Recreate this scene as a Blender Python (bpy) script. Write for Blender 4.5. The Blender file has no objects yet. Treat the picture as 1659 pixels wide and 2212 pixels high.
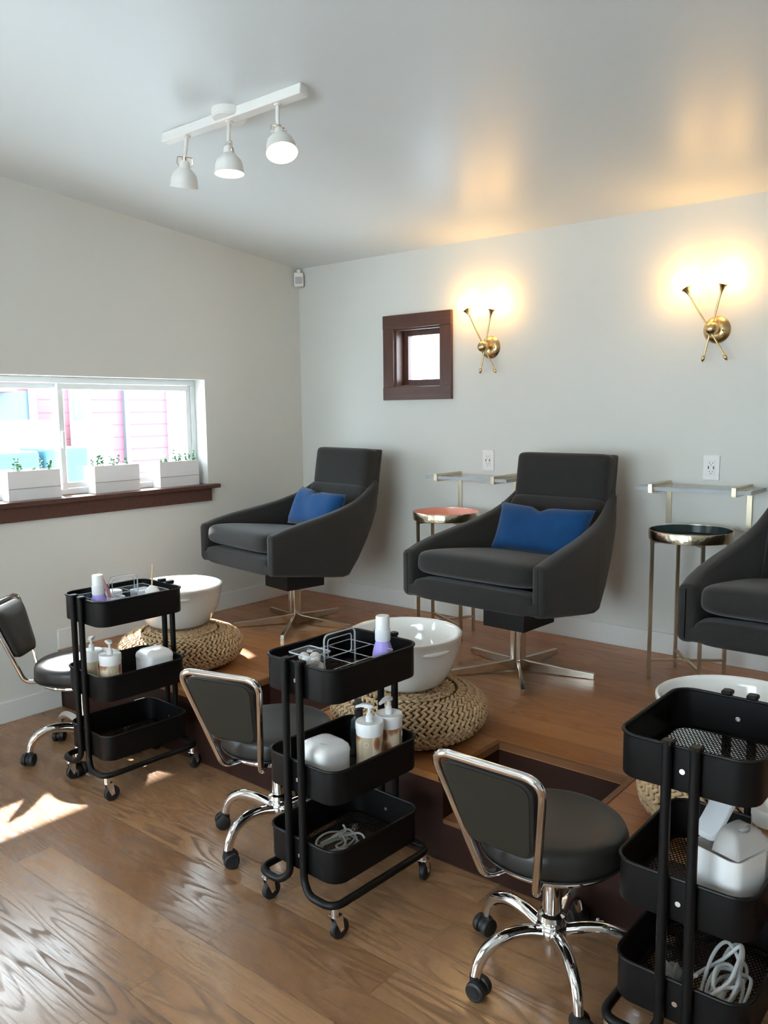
import bpy, bmesh, math, random
from math import pi, sin, cos, radians
from mathutils import Vector, Matrix
random.seed(7)
S = bpy.context.scene
C = S.collection

# ------------------------------------------------------------------ camera
cd = bpy.data.cameras.new('camera'); cam = bpy.data.objects.new('camera', cd); C.objects.link(cam)
cd.sensor_fit = 'VERTICAL'; cd.sensor_height = 36.0; cd.lens = 1790/2212*36.0; cd.clip_start = .05; cd.clip_end = 200
rt, up, fw = Vector((.7723, .6351, -.0111)), Vector((-.0677, .0996, .9927)), Vector((-.6316, .7659, -.1199))
rt.normalize(); fw.normalize(); up = rt.cross(fw); rt = fw.cross(up)
cam.matrix_world = Matrix(((rt.x, up.x, -fw.x, 3.9544), (rt.y, up.y, -fw.y, -3.9460), (rt.z, up.z, -fw.z, 1.5), (0, 0, 0, 1)))
S.camera = cam
# ------------------------------------------------------------------ colour management, sky, sun
S.view_settings.view_transform = 'Standard'; S.view_settings.look = 'None'
S.view_settings.gamma = 1; S.view_settings.use_curve_mapping = False
S.view_settings.exposure = 0.60
W = bpy.data.worlds.new('sky'); S.world = W; W.use_nodes = True
bg = W.node_tree.nodes['Background']; bg.inputs[0].default_value = (.72, .885, .98, 1); bg.inputs[1].default_value = 12.0
sl = bpy.data.lights.new('sun', 'SUN'); sl.energy = 22; sl.angle = radians(1.4); sl.color = (1, .98, .95)
sun = bpy.data.objects.new('sun', sl); C.objects.link(sun)
sun.rotation_euler = Vector((1, -.40, -1.3)).to_track_quat('-Z', 'Y').to_euler()
sun.location = (-3, 3, 6)

# ------------------------------------------------------------------ materials
def nt(m): return m.node_tree.nodes, m.node_tree.links
def mat(name, col, rough=.5, metal=0, spec=.5, bump=0, bscale=200, coat=0, emit=None, es=0, trans=0, ior=1.45, sheen=0, var=0, vscale=3, alpha=1):
    m = bpy.data.materials.new(name); m.use_nodes = True
    N, L = nt(m); b = N['Principled BSDF']
    b.inputs['Base Color'].default_value = (*col, 1); b.inputs['Roughness'].default_value = rough
    b.inputs['Metallic'].default_value = metal; b.inputs['Specular IOR Level'].default_value = spec
    b.inputs['Coat Weight'].default_value = coat; b.inputs['Transmission Weight'].default_value = trans
    b.inputs['IOR'].default_value = ior; b.inputs['Sheen Weight'].default_value = sheen
    b.inputs['Alpha'].default_value = alpha
    if emit: b.inputs['Emission Color'].default_value = (*emit, 1); b.inputs['Emission Strength'].default_value = es
    tc = N.new('ShaderNodeTexCoord')
    if bump:
        n = N.new('ShaderNodeTexNoise'); n.inputs['Scale'].default_value = bscale; n.inputs['Detail'].default_value = 3
        bp = N.new('ShaderNodeBump'); bp.inputs['Strength'].default_value = bump; bp.inputs['Distance'].default_value = .002
        L.new(tc.outputs['Object'], n.inputs['Vector']); L.new(n.outputs['Fac'], bp.inputs['Height']); L.new(bp.outputs['Normal'], b.inputs['Normal'])
    if var:
        n = N.new('ShaderNodeTexNoise'); n.inputs['Scale'].default_value = vscale; n.inputs['Detail'].default_value = 4
        r = N.new('ShaderNodeMapRange'); r.inputs['To Min'].default_value = 1-var; r.inputs['To Max'].default_value = 1+var
        h = N.new('ShaderNodeHueSaturation'); h.inputs['Color'].default_value = (*col, 1)
        L.new(tc.outputs['Object'], n.inputs['Vector']); L.new(n.outputs['Fac'], r.inputs['Value']); L.new(r.outputs['Result'], h.inputs['Value']); L.new(h.outputs['Color'], b.inputs['Base Color'])
    return m

def math_node(N, L, op, a, b=None, c=None):
    n = N.new('ShaderNodeMath'); n.operation = op
    for i, v in enumerate((a, b, c)):
        if v is None: continue
        if isinstance(v, (int, float)): n.inputs[i].default_value = v
        else: L.new(v, n.inputs[i])
    return n.outputs[0]

def planks(name, c1, c2, line, rough=.27, width=.128, length=1.35, grain=.5, seed=0.):
    m = bpy.data.materials.new(name); m.use_nodes = True; N, L = nt(m); b = N['Principled BSDF']
    g = N.new('ShaderNodeNewGeometry'); sp = N.new('ShaderNodeSeparateXYZ'); L.new(g.outputs['Position'], sp.inputs[0])
    x, y = sp.outputs[0], sp.outputs[1]
    br = N.new('ShaderNodeTexBrick'); br.offset = .37; br.offset_frequency = 2; br.squash = 1
    br.inputs['Color1'].default_value = (0, 0, 0, 1); br.inputs['Color2'].default_value = (1, 1, 1, 1); br.inputs['Mortar'].default_value = (.5, .5, .5, 1)
    br.inputs['Scale'].default_value = 1; br.inputs['Mortar Size'].default_value = .0012; br.inputs['Mortar Smooth'].default_value = .3
    br.inputs['Brick Width'].default_value = length; br.inputs['Row Height'].default_value = width
    cx = N.new('ShaderNodeCombineXYZ'); L.new(math_node(N, L, 'ADD', x, 20.3+seed), cx.inputs[0]); L.new(math_node(N, L, 'ADD', y, 12.817+seed), cx.inputs[1])
    L.new(cx.outputs[0], br.inputs['Vector'])
    rnd = N.new('ShaderNodeSeparateColor'); L.new(br.outputs['Color'], rnd.inputs[0]); rv = rnd.outputs[0]
    # contour-line grain
    cv = N.new('ShaderNodeCombineXYZ'); L.new(math_node(N, L, 'MULTIPLY', x, 1.1), cv.inputs[0]); L.new(math_node(N, L, 'MULTIPLY', y, 8.5), cv.inputs[1]); L.new(math_node(N, L, 'MULTIPLY', rv, 61.), cv.inputs[2])
    n1 = N.new('ShaderNodeTexNoise'); n1.inputs['Scale'].default_value = .95; n1.inputs['Detail'].default_value = 2.2; n1.inputs['Roughness'].default_value = .42; n1.inputs['Distortion'].default_value = .25
    L.new(cv.outputs[0], n1.inputs['Vector'])
    fr = math_node(N, L, 'FRACT', math_node(N, L, 'MULTIPLY', n1.outputs['Fac'], 15.))
    rp = N.new('ShaderNodeValToRGB'); e = rp.color_ramp.elements
    e[0].position = 0; e[0].color = (0, 0, 0, 1); e[1].position = 1; e[1].color = (0, 0, 0, 1)
    for p, v in ((.35, .05), (.62, .35), (.80, 1), (.90, .85)):
        q = rp.color_ramp.elements.new(p); q.color = (v, v, v, 1)
    L.new(fr, rp.inputs[0])
    cv2 = N.new('ShaderNodeCombineXYZ'); L.new(math_node(N, L, 'MULTIPLY', x, 9.), cv2.inputs[0]); L.new(math_node(N, L, 'MULTIPLY', y, 230.), cv2.inputs[1]); L.new(math_node(N, L, 'MULTIPLY', rv, 31.), cv2.inputs[2])
    n2 = N.new('ShaderNodeTexNoise'); n2.inputs['Scale'].default_value = 1; n2.inputs['Detail'].default_value = 3; L.new(cv2.outputs[0], n2.inputs['Vector'])
    n3 = N.new('ShaderNodeTexNoise'); n3.inputs['Scale'].default_value = 1.7; n3.inputs['Detail'].default_value = 3; L.new(cv.outputs[0], n3.inputs['Vector'])
    mx = N.new('ShaderNodeMix'); mx.data_type = 'RGBA'; mx.inputs[6].default_value = (*c1, 1); mx.inputs[7].default_value = (*c2, 1)
    t = math_node(N, L, 'ADD', math_node(N, L, 'MULTIPLY', rv, .75), math_node(N, L, 'MULTIPLY', n3.outputs['Fac'], .3))
    L.new(t, mx.inputs[0])
    mx2 = N.new('ShaderNodeMix'); mx2.data_type = 'RGBA'; mx2.inputs[7].default_value = (*line, 1); L.new(mx.outputs[2], mx2.inputs[6])
    gk = math_node(N, L, 'ADD', .35, math_node(N, L, 'MULTIPLY', math_node(N, L, 'FRACT', math_node(N, L, 'MULTIPLY', rv, 7.3)), .65))
    gr = math_node(N, L, 'ADD', math_node(N, L, 'MULTIPLY', math_node(N, L, 'MULTIPLY', rp.outputs[0], gk), grain), math_node(N, L, 'MULTIPLY', math_node(N, L, 'SUBTRACT', n2.outputs['Fac'], .42), .7))
    gr = math_node(N, L, 'MAXIMUM', math_node(N, L, 'MINIMUM', gr, .85), 0.)
    L.new(gr, mx2.inputs[0])
    mx3 = N.new('ShaderNodeMix'); mx3.data_type = 'RGBA'; mx3.inputs[7].default_value = (.05, .03, .02, 1); L.new(mx2.outputs[2], mx3.inputs[6]); L.new(math_node(N, L, 'MULTIPLY', br.outputs['Fac'], .65), mx3.inputs[0])
    L.new(mx3.outputs[2], b.inputs['Base Color'])
    L.new(math_node(N, L, 'ADD', math_node(N, L, 'MULTIPLY', gr, .45), rough), b.inputs['Roughness'])
    b.inputs['Specular IOR Level'].default_value = .62
    bp = N.new('ShaderNodeBump'); bp.inputs['Strength'].default_value = .35; bp.inputs['Distance'].default_value = .0012
    L.new(math_node(N, L, 'SUBTRACT', 1., math_node(N, L, 'ADD', math_node(N, L, 'MULTIPLY', gr, .4), br.outputs['Fac'])), bp.inputs['Height']); L.new(bp.outputs['Normal'], b.inputs['Normal'])
    return m

def wood(name, c1, c2, axis=0, rough=.4):
    m = bpy.data.materials.new(name); m.use_nodes = True; N, L = nt(m); b = N['Principled BSDF']
    tc = N.new('ShaderNodeTexCoord'); mp = N.new('ShaderNodeMapping'); sc = [60, 60, 60]; sc[axis] = 4
    mp.inputs['Scale'].default_value = sc; n = N.new('ShaderNodeTexNoise'); n.inputs['Scale'].default_value = 1; n.inputs['Detail'].default_value = 4
    mx = N.new('ShaderNodeMix'); mx.data_type = 'RGBA'; mx.inputs[6].default_value = (*c1, 1); mx.inputs[7].default_value = (*c2, 1)
    L.new(tc.outputs['Object'], mp.inputs[0]); L.new(mp.outputs[0], n.inputs['Vector']); L.new(n.outputs['Fac'], mx.inputs[0]); L.new(mx.outputs[2], b.inputs['Base Color'])
    b.inputs['Roughness'].default_value = rough; b.inputs['Specular IOR Level'].default_value = .3
    return m

def pane(name, tint=(1, 1, 1), gloss=.08):
    m = bpy.data.materials.new(name); m.use_nodes = True; N, L = nt(m); N.remove(N['Principled BSDF'])
    t = N.new('ShaderNodeBsdfTransparent'); t.inputs[0].default_value = (*tint, 1); g = N.new('ShaderNodeBsdfGlossy'); g.inputs['Roughness'].default_value = .03
    f = N.new('ShaderNodeLayerWeight'); f.inputs[0].default_value = .5; x = N.new('ShaderNodeMixShader')
    L.new(math_node(N, L, 'ADD', math_node(N, L, 'MULTIPLY', math_node(N, L, 'POWER', f.outputs['Facing'], 5.), .85), gloss*.3), x.inputs[0]); L.new(t.outputs[0], x.inputs[1]); L.new(g.outputs[0], x.inputs[2]); L.new(x.outputs[0], N['Material Output'].inputs[0])
    return m

def siding(name, c):
    m = mat(name, c, .7); N, L = nt(m); b = N['Principled BSDF']
    g = N.new('ShaderNodeNewGeometry'); sp = N.new('ShaderNodeSeparateXYZ'); L.new(g.outputs['Position'], sp.inputs[0])
    f = math_node(N, L, 'FRACT', math_node(N, L, 'MULTIPLY', sp.outputs[2], 6.5))
    k = math_node(N, L, 'GREATER_THAN', f, .9)
    mx = N.new('ShaderNodeMix'); mx.data_type = 'RGBA'; mx.inputs[6].default_value = (*c, 1); mx.inputs[7].default_value = (*[v*.6 for v in c], 1)
    L.new(k, mx.inputs[0]); L.new(mx.outputs[2], b.inputs['Base Color'])
    return m

def almond(name):
    m = mat(name, (.62, .5, .36), .35); N, L = nt(m); b = N['Principled BSDF']
    tc = N.new('ShaderNodeTexCoord'); v = N.new('ShaderNodeTexVoronoi'); v.inputs['Scale'].default_value = 34
    mp = N.new('ShaderNodeMapping'); mp.inputs['Scale'].default_value = (1, 1, .6); mp.inputs['Rotation'].default_value = (.3, .5, 0)
    L.new(tc.outputs['Object'], mp.inputs[0]); L.new(mp.outputs[0], v.inputs['Vector'])
    rp = N.new('ShaderNodeValToRGB'); e = rp.color_ramp.elements; e[0].position = .25; e[0].color = (.22, .085, .035, 1); e[1].position = .62; e[1].color = (.66, .52, .38, 1)
    q = rp.color_ramp.elements.new(.45); q.color = (.36, .16, .075, 1)
    L.new(v.outputs['Distance'], rp.inputs[0])
    sp = N.new('ShaderNodeSeparateXYZ'); L.new(tc.outputs['Object'], sp.inputs[0])
    # plain label panel over the front of the bottle
    ang = math_node(N, L, 'ARCTAN2', sp.outputs[0], math_node(N, L, 'MULTIPLY', sp.outputs[1], -1.))
    k = math_node(N, L, 'LESS_THAN', math_node(N, L, 'ABSOLUTE', ang), .45)
    mx = N.new('ShaderNodeMix'); mx.data_type = 'RGBA'; mx.inputs[7].default_value = (.46, .37, .25, 1); L.new(rp.outputs[0], mx.inputs[6]); L.new(k, mx.inputs[0]); L.new(mx.outputs[2], b.inputs['Base Color'])
    return m

M = {}
M['wall'] = mat('wall_paint', (.655, .650, .610), .55, bump=.06, bscale=160)
M['ceil'] = mat('ceiling_satin_paint', (.68, .705, .70), .38, spec=.5, bump=.03, bscale=60)
M['base'] = mat('baseboard_paint', (.72, .71, .68), .4)
M['floor'] = planks('oak_plank_floor', (.175, .078, .034), (.40, .220, .108), (.070, .030, .013), .20, grain=.62)
M['deck'] = planks('platform_plank_floor', (.29, .105, .030), (.47, .205, .070), (.15, .050, .016), .28, grain=.26, seed=3.07)
M['riser'] = wood('dark_stained_riser', (.020, .007, .005), (.034, .012, .008), 0, .45)
M['trimw'] = wood('niche_trim_wood', (.14, .06, .025), (.24, .11, .05), 0, .4)
M['walnut'] = wood('dark_walnut', (.060, .026, .020), (.125, .060, .045), 0, .35)
M['walnutv'] = wood('dark_walnut_upright', (.060, .026, .020), (.125, .060, .045), 2, .35)
M['vinyl'] = mat('white_vinyl_frame', (.78, .80, .80), .35)
M['glass'] = pane('window_glass')
M['fabric'] = mat('charcoal_wool', (.027, .026, .025), .95, spec=.12, bump=.6, bscale=420, sheen=.18, var=.3, vscale=260)
M['blue'] = mat('blue_velvet', (.004, .048, .150), .75, spec=.15, sheen=.2, bump=.25, bscale=60, var=.3, vscale=12)
M['chrome'] = mat('chrome', (.86, .86, .86), .07, 1)
M['nickel'] = mat('polished_nickel', (.70, .64, .55), .16, 1)
M['brass'] = mat('brushed_brass', (.62, .46, .24), .27, 1)
M['pale_brass'] = mat('pale_brass', (.66, .58, .43), .32, 1)
M['hammer'] = mat('hammered_brass', (.62, .55, .40), .22, 1, bump=1, bscale=45)
M['black'] = mat('black_powder_coat', (.005, .005, .0055), .42, spec=.25, bump=.05, bscale=600)
M['vinylb'] = mat('black_vinyl', (.018, .018, .017), .40, bump=.12, bscale=350)
M['padback'] = mat('grey_pad_back', (.018, .018, .013), .5)
M['rubber'] = mat('black_rubber', (.012, .012, .013), .5)
M['matblack'] = mat('black_board', (.012, .012, .012), .7)
M['ceramic'] = mat('white_ceramic', (.82, .81, .78), .09, coat=.4)
M['straw'] = mat('woven_banana_fibre', (.50, .345, .195), .6, var=.35, vscale=70, bump=.4, bscale=250)
M['straw_in'] = mat('dark_fibre_core', (.12, .075, .035), .9)
M['white'] = mat('white_plastic', (.80, .79, .78), .28)
M['whitelid'] = mat('pearl_white_plastic', (.82, .79, .77), .22)
M['shadow'] = mat('grey_gap', (.25, .24, .24), .6)
M['almond'] = almond('almond_label')
M['clear'] = pane('clear_acrylic', (.985, .99, .995), .2)
M['edge'] = mat('acrylic_edge', (.75, .80, .84), .12, trans=.6, ior=1.2)
M['cloudy'] = mat('frosted_plastic', (.84, .85, .88), .25, trans=.2, ior=1.15)
M['purple'] = mat('purple_liquid_plastic', (.46, .37, .88), .2, trans=.1, ior=1.2)
M['cotton'] = mat('cotton', (.85, .83, .80), .95, bump=.8, bscale=120)
M['pink'] = mat('salmon_enamel', (.80, .36, .27), .35)
M['teal'] = mat('dark_teal_enamel', (.016, .035, .040), .18)
M['cable'] = mat('grey_cable', (.42, .43, .42), .5)
M['wcable'] = mat('pale_cable', (.62, .64, .64), .4)
M['green'] = mat('succulent_green', (.10, .22, .12), .5)
M['soil'] = mat('soil', (.05, .035, .025), .95)
M['planter'] = mat('white_planter', (.78, .77, .77), .4)
M['stick'] = mat('birch_stick', (.70, .50, .30), .6)
M['brushpink'] = mat('dusty_pink_handle', (.55, .28, .30), .4)
M['lampwhite'] = mat('white_lamp_enamel', (.78, .76, .72), .35)
M['globe'] = mat('lit_opal_globe', (1, 1, 1), .3, emit=(1, .56, .155), es=23)
M['bulb'] = mat('lit_bulb', (1, 1, 1), .3, emit=(1, .66, .28), es=50)
M['added_lamp'] = mat('added_lamp_glow', (1, 1, 1), .3, emit=(1, .70, .38), es=70)  # glow of the added ceiling lamps, warms the right side
M['outletdark'] = mat('outlet_slots', (.06, .06, .07), .5)
M['plastic'] = mat('warm_white_plastic', (.80, .79, .76), .35)
M['sensorg'] = mat('sensor_lens_grey', (.45, .45, .45), .4)
M['red_siding'] = siding('red_siding', (.20, .066, .083))
M['ext_white'] = mat('exterior_white', (.45, .47, .47), .6)
M['ext_dark'] = mat('exterior_dark_glass', (.06, .09, .11), .3)
M['ext_grey'] = mat('exterior_grey_post', (.10, .11, .13), .6)
M['ext_bin'] = mat('blue_green_bin', (.025, .08, .11), .5)
M['asphalt'] = mat('pale_concrete', (.50, .56, .60), .9, bump=.3, bscale=40)
M['film'] = mat('crumpled_film', (.5, .5, .5), .12, trans=.3, ior=1.2)

# ------------------------------------------------------------------ mesh helpers
def new(): return bmesh.new()
def box(bm, x0, x1, y0, y1, z0, z1, mt=None):
    vs = [bm.verts.new(Vector((x, y, z)) if mt is None else mt @ Vector((x, y, z))) for x in (x0, x1) for y in (y0, y1) for z in (z0, z1)]
    for f in ((0, 1, 3, 2), (4, 6, 7, 5), (0, 4, 5, 1), (2, 3, 7, 6), (0, 2, 6, 4), (1, 5, 7, 3)): bm.faces.new([vs[i] for i in f])
    return bm
def lathe(bm, prof, n=32, c=(0, 0, 0), mt=None, sx=1, sy=1):
    rows = []
    for r, z in prof:
        if r < 1e-6:
            p = Vector((0, 0, z)); rows.append([bm.verts.new((mt @ p if mt else p)+Vector(c))])
        else:
            row = []
            for i in range(n):
                p = Vector((r*cos(2*pi*i/n)*sx, r*sin(2*pi*i/n)*sy, z)); row.append(bm.verts.new((mt @ p if mt else p)+Vector(c)))
            rows.append(row)
    for a, b in zip(rows, rows[1:]):
        for i in range(n):
            j = (i+1) % n
            if len(a) == 1 and len(b) == 1: continue
            if len(a) == 1: bm.faces.new((a[0], b[j], b[i]))
            elif len(b) == 1: bm.faces.new((a[i], a[j], b[0]))
            else: bm.faces.new((a[i], a[j], b[j], b[i]))
    return bm
def fillet(pts, r, n=5, closed=False):
    pts = [Vector(p) for p in pts]; out = []; N = len(pts)
    rs = r if isinstance(r, (list, tuple)) else [r]*N
    for i, p in enumerate(pts):
        if not closed and i in (0, N-1): out.append(p); continue
        a, b = pts[i-1]-p, pts[(i+1) % N]-p; la, lb = a.length, b.length
        d = min(rs[i], la*.48, lb*.48)
        if d < 1e-5: out.append(p); continue
        p0, p1 = p+a/la*d, p+b/lb*d
        for k in range(n+1):
            t = k/n; out.append(p0*(1-t)**2+p*2*t*(1-t)+p1*t*t)
    return out
def tube(bm, pts, r, n=10, closed=False, cap=True, sq=1.0):
    pts = [Vector(p) for p in pts]; N = len(pts)
    q = [pts[0]]
    for p in pts[1:]:
        if (p-q[-1]).length > 1e-5: q.append(p)
    if closed and (q[0]-q[-1]).length < 1e-5: q.pop()
    pts = q; N = len(pts)
    rr = r if isinstance(r, (list, tuple)) else [r]*N
    if len(rr) != N: rr = [rr[min(int(i*len(rr)/N), len(rr)-1)] for i in range(N)]
    tg = []
    for i in range(N):
        if closed: t = pts[(i+1) % N]-pts[i-1]
        else: t = pts[min(i+1, N-1)]-pts[max(i-1, 0)]
        tg.append(t.normalized())
    u = tg[0].cross(Vector((0, 0, 1)))
    if u.length < .1: u = tg[0].cross(Vector((0, 1, 0)))
    u.normalize(); rows = []
    for i in range(N):
        u = (u-tg[i]*u.dot(tg[i])).normalized(); v = tg[i].cross(u)
        rows.append([bm.verts.new(pts[i]+(u*cos(2*pi*k/n)+v*sin(2*pi*k/n)*sq)*rr[i]) for k in range(n)])
    pairs = list(zip(rows, rows[1:]))+([(rows[-1], rows[0])] if closed else [])
    for a, b in pairs:
        for k in range(n): bm.faces.new((a[k], a[(k+1) % n], b[(k+1) % n], b[k]))
    if cap and not closed:
        bm.faces.new(rows[0][::-1]); bm.faces.new(rows[-1])
    return bm
def cyl(bm, a, b, r, n=16, r2=None): return tube(bm, [a, b], [r, r if r2 is None else r2], n)
def ball(bm, c, r, n=16, sz=1, mt=None):
    prof = [(r*sin(pi*k/(n//2)), -r*cos(pi*k/(n//2))*sz) for k in range(n//2+1)]
    prof[0] = (0, prof[0][1]); prof[-1] = (0, prof[-1][1])
    return lathe(bm, prof, n, c, mt)
def rrect(hx, hy, r, n=6):
    out = []
    for cx, cy, a0 in ((hx-r, hy-r, 0), (-hx+r, hy-r, 90), (-hx+r, -hy+r, 180), (hx-r, -hy+r, 270)):
        for k in range(n+1):
            a = radians(a0+90*k/n); out.append((cx+r*cos(a), cy+r*sin(a)))
    return out
def loft(bm, rings, cap0=True, cap1=True, closed=True):
    rows = [[bm.verts.new(p) for p in ring] for ring in rings]; n = len(rows[0])
    for a, b in zip(rows, rows[1:]):
        for k in range(n if closed else n-1): bm.faces.new((a[k], a[(k+1) % n], b[(k+1) % n], b[k]))
    if cap0: bm.faces.new(rows[0][::-1])
    if cap1: bm.faces.new(rows[-1])
    return bm
def cushion(bm, hx, hy, hz, crown=.012, n=10, e=.28, mt=None, pinch=0):
    # superellipsoid-like soft block
    rows = {}
    def se(a, p): return math.copysign(abs(a)**p, a)
    nu, nv = 4*n, 2*n
    rings = []
    for i in range(1, nv):
        v = -pi/2+pi*i/nv; ring = []
        for j in range(nu):
            u = 2*pi*j/nu
            x = hx*se(cos(v), e)*se(cos(u), e); y = hy*se(cos(v), e)*se(sin(u), e); z = hz*se(sin(v), .55)
            z += crown*(1 if z > 0 else -.3)*(1-(x/hx)**2)*(1-(y/hy)**2)
            p = Vector((x, y, z)); ring.append(mt @ p if mt else p)
        rings.append(ring)
    loft(bm, rings)
    return bm
def obj(name, bm, m, parent=None, smooth=True, bevel=0, seg=2, sub=0, ang=35, loc=None):
    bmesh.ops.recalc_face_normals(bm, faces=bm.faces)
    me = bpy.data.meshes.new(name); bm.to_mesh(me); bm.free()
    me.materials.append(m)
    if smooth:
        me.shade_smooth()
        me.set_sharp_from_angle(angle=radians(ang))
    o = bpy.data.objects.new(name, me); C.objects.link(o)
    if bevel:
        b = o.modifiers.new('bevel', 'BEVEL'); b.width = bevel; b.segments = seg; b.limit_method = 'ANGLE'; b.angle_limit = radians(40); b.harden_normals = False
    if sub:
        s = o.modifiers.new('sub', 'SUBSURF'); s.levels = sub; s.render_levels = sub
    if parent: o.parent = parent
    if loc: o.location = loc
    return o
def tag(o, label, cat, group=None, kind=None):
    o['label'] = label; o['category'] = cat
    if group: o['group'] = group
    if kind: o['kind'] = kind
    return o
def thing(name, label, cat, loc=(0, 0, 0), rz=0, group=None, rot=None):
    o = bpy.data.objects.new(name, None); C.objects.link(o); o.empty_display_size = .05
    o.location = loc; o.rotation_euler = rot if rot else (0, 0, rz)
    return tag(o, label, cat, group)
def struct(o): o['kind'] = 'structure'; return o
def kids(o): return [c for c in C.objects if c.parent == o]
def dup(root, loc, rz=None, label=None, group=None, parent=None):
    r = root.copy(); C.objects.link(r)
    if loc is not None: r.location = loc
    if rz is not None: r.rotation_euler = (0, 0, rz)
    if label: r['label'] = label
    if group: r['group'] = group
    if parent: r.parent = parent
    for ch in kids(root): dup(ch, None, parent=r)
    return r

# ================================================================== ROOM
PZ = .301                      # platform height
XR, YF = 6.4, -6.2             # right wall, front (behind camera) wall
H0, SL = 2.43, .0968           # ceiling height at the back wall and its rise towards the room
def ceilz(y): return H0-SL*y
def wall_with_holes(bm, axis, at, thick, a0, a1, z0, ztop, holes):
    # axis 'x': wall in plane x=at spanning y a0..a1 ; axis 'y': plane y=at spanning x a0..a1 ; thick signed outward
    cuts = sorted(set([a0, a1]+[h[0] for h in holes]+[h[1] for h in holes]))
    for p, q in zip(cuts, cuts[1:]):
        zs = [(z0, None)]
        hs = [h for h in holes if h[0] <= p+1e-6 and h[1] >= q-1e-6]
        segs = []
        if hs:
            h = hs[0]; segs = [(z0, h[2], 0), (h[3], None, 1)]
        else: segs = [(z0, None, 1)]
        for s0, s1, top in segs:
            t0 = ztop(p) if s1 is None else s1; t1 = ztop(q) if s1 is None else s1
            o0, o1 = sorted((at, at+thick))
            if axis == 'x': P = [(o, a, z) for o in (o0, o1) for a, z in ((p, s0), (q, s0), (q, t1), (p, t0))]
            else: P = [(a, o, z) for o in (o0, o1) for a, z in ((p, s0), (q, s0), (q, t1), (p, t0))]
            vs = [bm.verts.new(v) for v in P]
            bm.faces.new(vs[:4]); bm.faces.new(vs[4:])
            for k in range(4): bm.faces.new((vs[k], vs[(k+1) % 4], vs[4+(k+1) % 4], vs[4+k]))
    return bm
WY0, WY1, WZ0, WZ1 = -2.50, -.80, 1.065, 1.70
struct(obj('wall_left', wall_with_holes(new(), 'x', 0, -.18, YF, 0, 0, ceilz, [(WY0, WY1, WZ0, WZ1), (-5.7, -4.4, .05, 2.0)]), M['wall'], smooth=False))
struct(obj('wall_back', wall_with_holes(new(), 'y', 0, .16, -.18, XR+.15, 0, lambda a: H0+.0, [(.80, 1.14, 1.645, 1.992)]), M['wall'], smooth=False))
struct(obj('wall_right', wall_with_holes(new(), 'x', XR, .15, YF, 0, 0, ceilz, []), M['wall'], smooth=False))
struct(obj('wall_front', wall_with_holes(new(), 'y', YF, -.15, -.18, XR+.15, 0, lambda a: ceilz(YF), [(1.7, 4.1, .8, 2.2)]), M['wall'], smooth=False))
bm = new(); vs = [bm.verts.new(p) for p in ((-.18, .16, ceilz(.16)), (XR+.15, .16, ceilz(.16)), (XR+.15, YF-.15, ceilz(YF-.15)), (-.18, YF-.15, ceilz(YF-.15)))]
vs2 = [bm.verts.new(v.co+Vector((0, 0, .12))) for v in vs]
bm.faces.new(vs); bm.faces.new(vs2)
for k in range(4): bm.faces.new((vs[k], vs[(k+1) % 4], vs2[(k+1) % 4], vs2[k]))
struct(obj('ceiling', bm, M['ceil'], smooth=False))
struct(obj('floor', box(new(), -.18, XR+.15, YF-.15, .16, -.12, 0), M['floor'], smooth=False))

# raised platform with two foot recesses
FY = -1.81; holes = [(1.212, 1.69), (2.43, 2.925)]; HB = -1.455
bm = new()
xs = [0]+[v for h in holes for v in h]+[XR]
for i in range(len(xs)-1):
    inhole = i % 2 == 1
    box(bm, xs[i], xs[i+1], HB if inhole else FY, 0, PZ-.025, PZ)
deck = struct(obj('platform', bm, M['deck'], smooth=False))
bm = new()
for i in range(len(xs)-1):
    if i % 2 == 0: box(bm, xs[i], xs[i+1], FY+.004, FY+.03, 0, PZ-.025)
    else: box(bm, xs[i], xs[i+1], FY+.004, FY+.03, 0, .135)
obj('riser', bm, M['riser'], deck, smooth=False)
for a, b in holes:
    bm = new(); box(bm, a-.02, a, HB, FY+.03, .135, PZ-.025); box(bm, b, b+.02, HB, FY+.03, .135, PZ-.025); box(bm, a-.02, b+.02, HB, HB+.02, .135, PZ-.025)
    obj('recess_lining', bm, M['riser'], deck, smooth=False)
    bm = new(); box(bm, a, b, FY+.004, HB, .135, .150)
    obj('recess_floor', bm, M['trimw'], deck, smooth=False)
    bm = new()
    for q in ((a-.016, a+.004, HB-.004, FY), (b-.004, b+.016, HB-.004, FY), (a-.016, b+.016, HB-.004, HB+.016)): box(bm, q[0], q[1], min(q[2:]), max(q[2:]), PZ-.02, PZ+.003)
    obj('recess_trim', bm, M['trimw'], deck, smooth=False)
# baseboards
bm = new(); box(bm, 0, .014, YF, FY, 0, .105)
struct(obj('baseboard_left', bm, M['base'], bevel=.003, smooth=False))
bm = new(); box(bm, 0, .014, FY, 0, PZ, PZ+.105)
struct(obj('baseboard_left_platform', bm, M['base'], bevel=.003, smooth=False))
struct(obj('baseboard_back', box(new(), .014, XR, -.014, 0, PZ, PZ+.105), M['base'], bevel=.003, smooth=False))
struct(obj('baseboard_right', box(new(), XR-.014, XR, YF, 0, 0, .105), M['base'], smooth=False))

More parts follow.
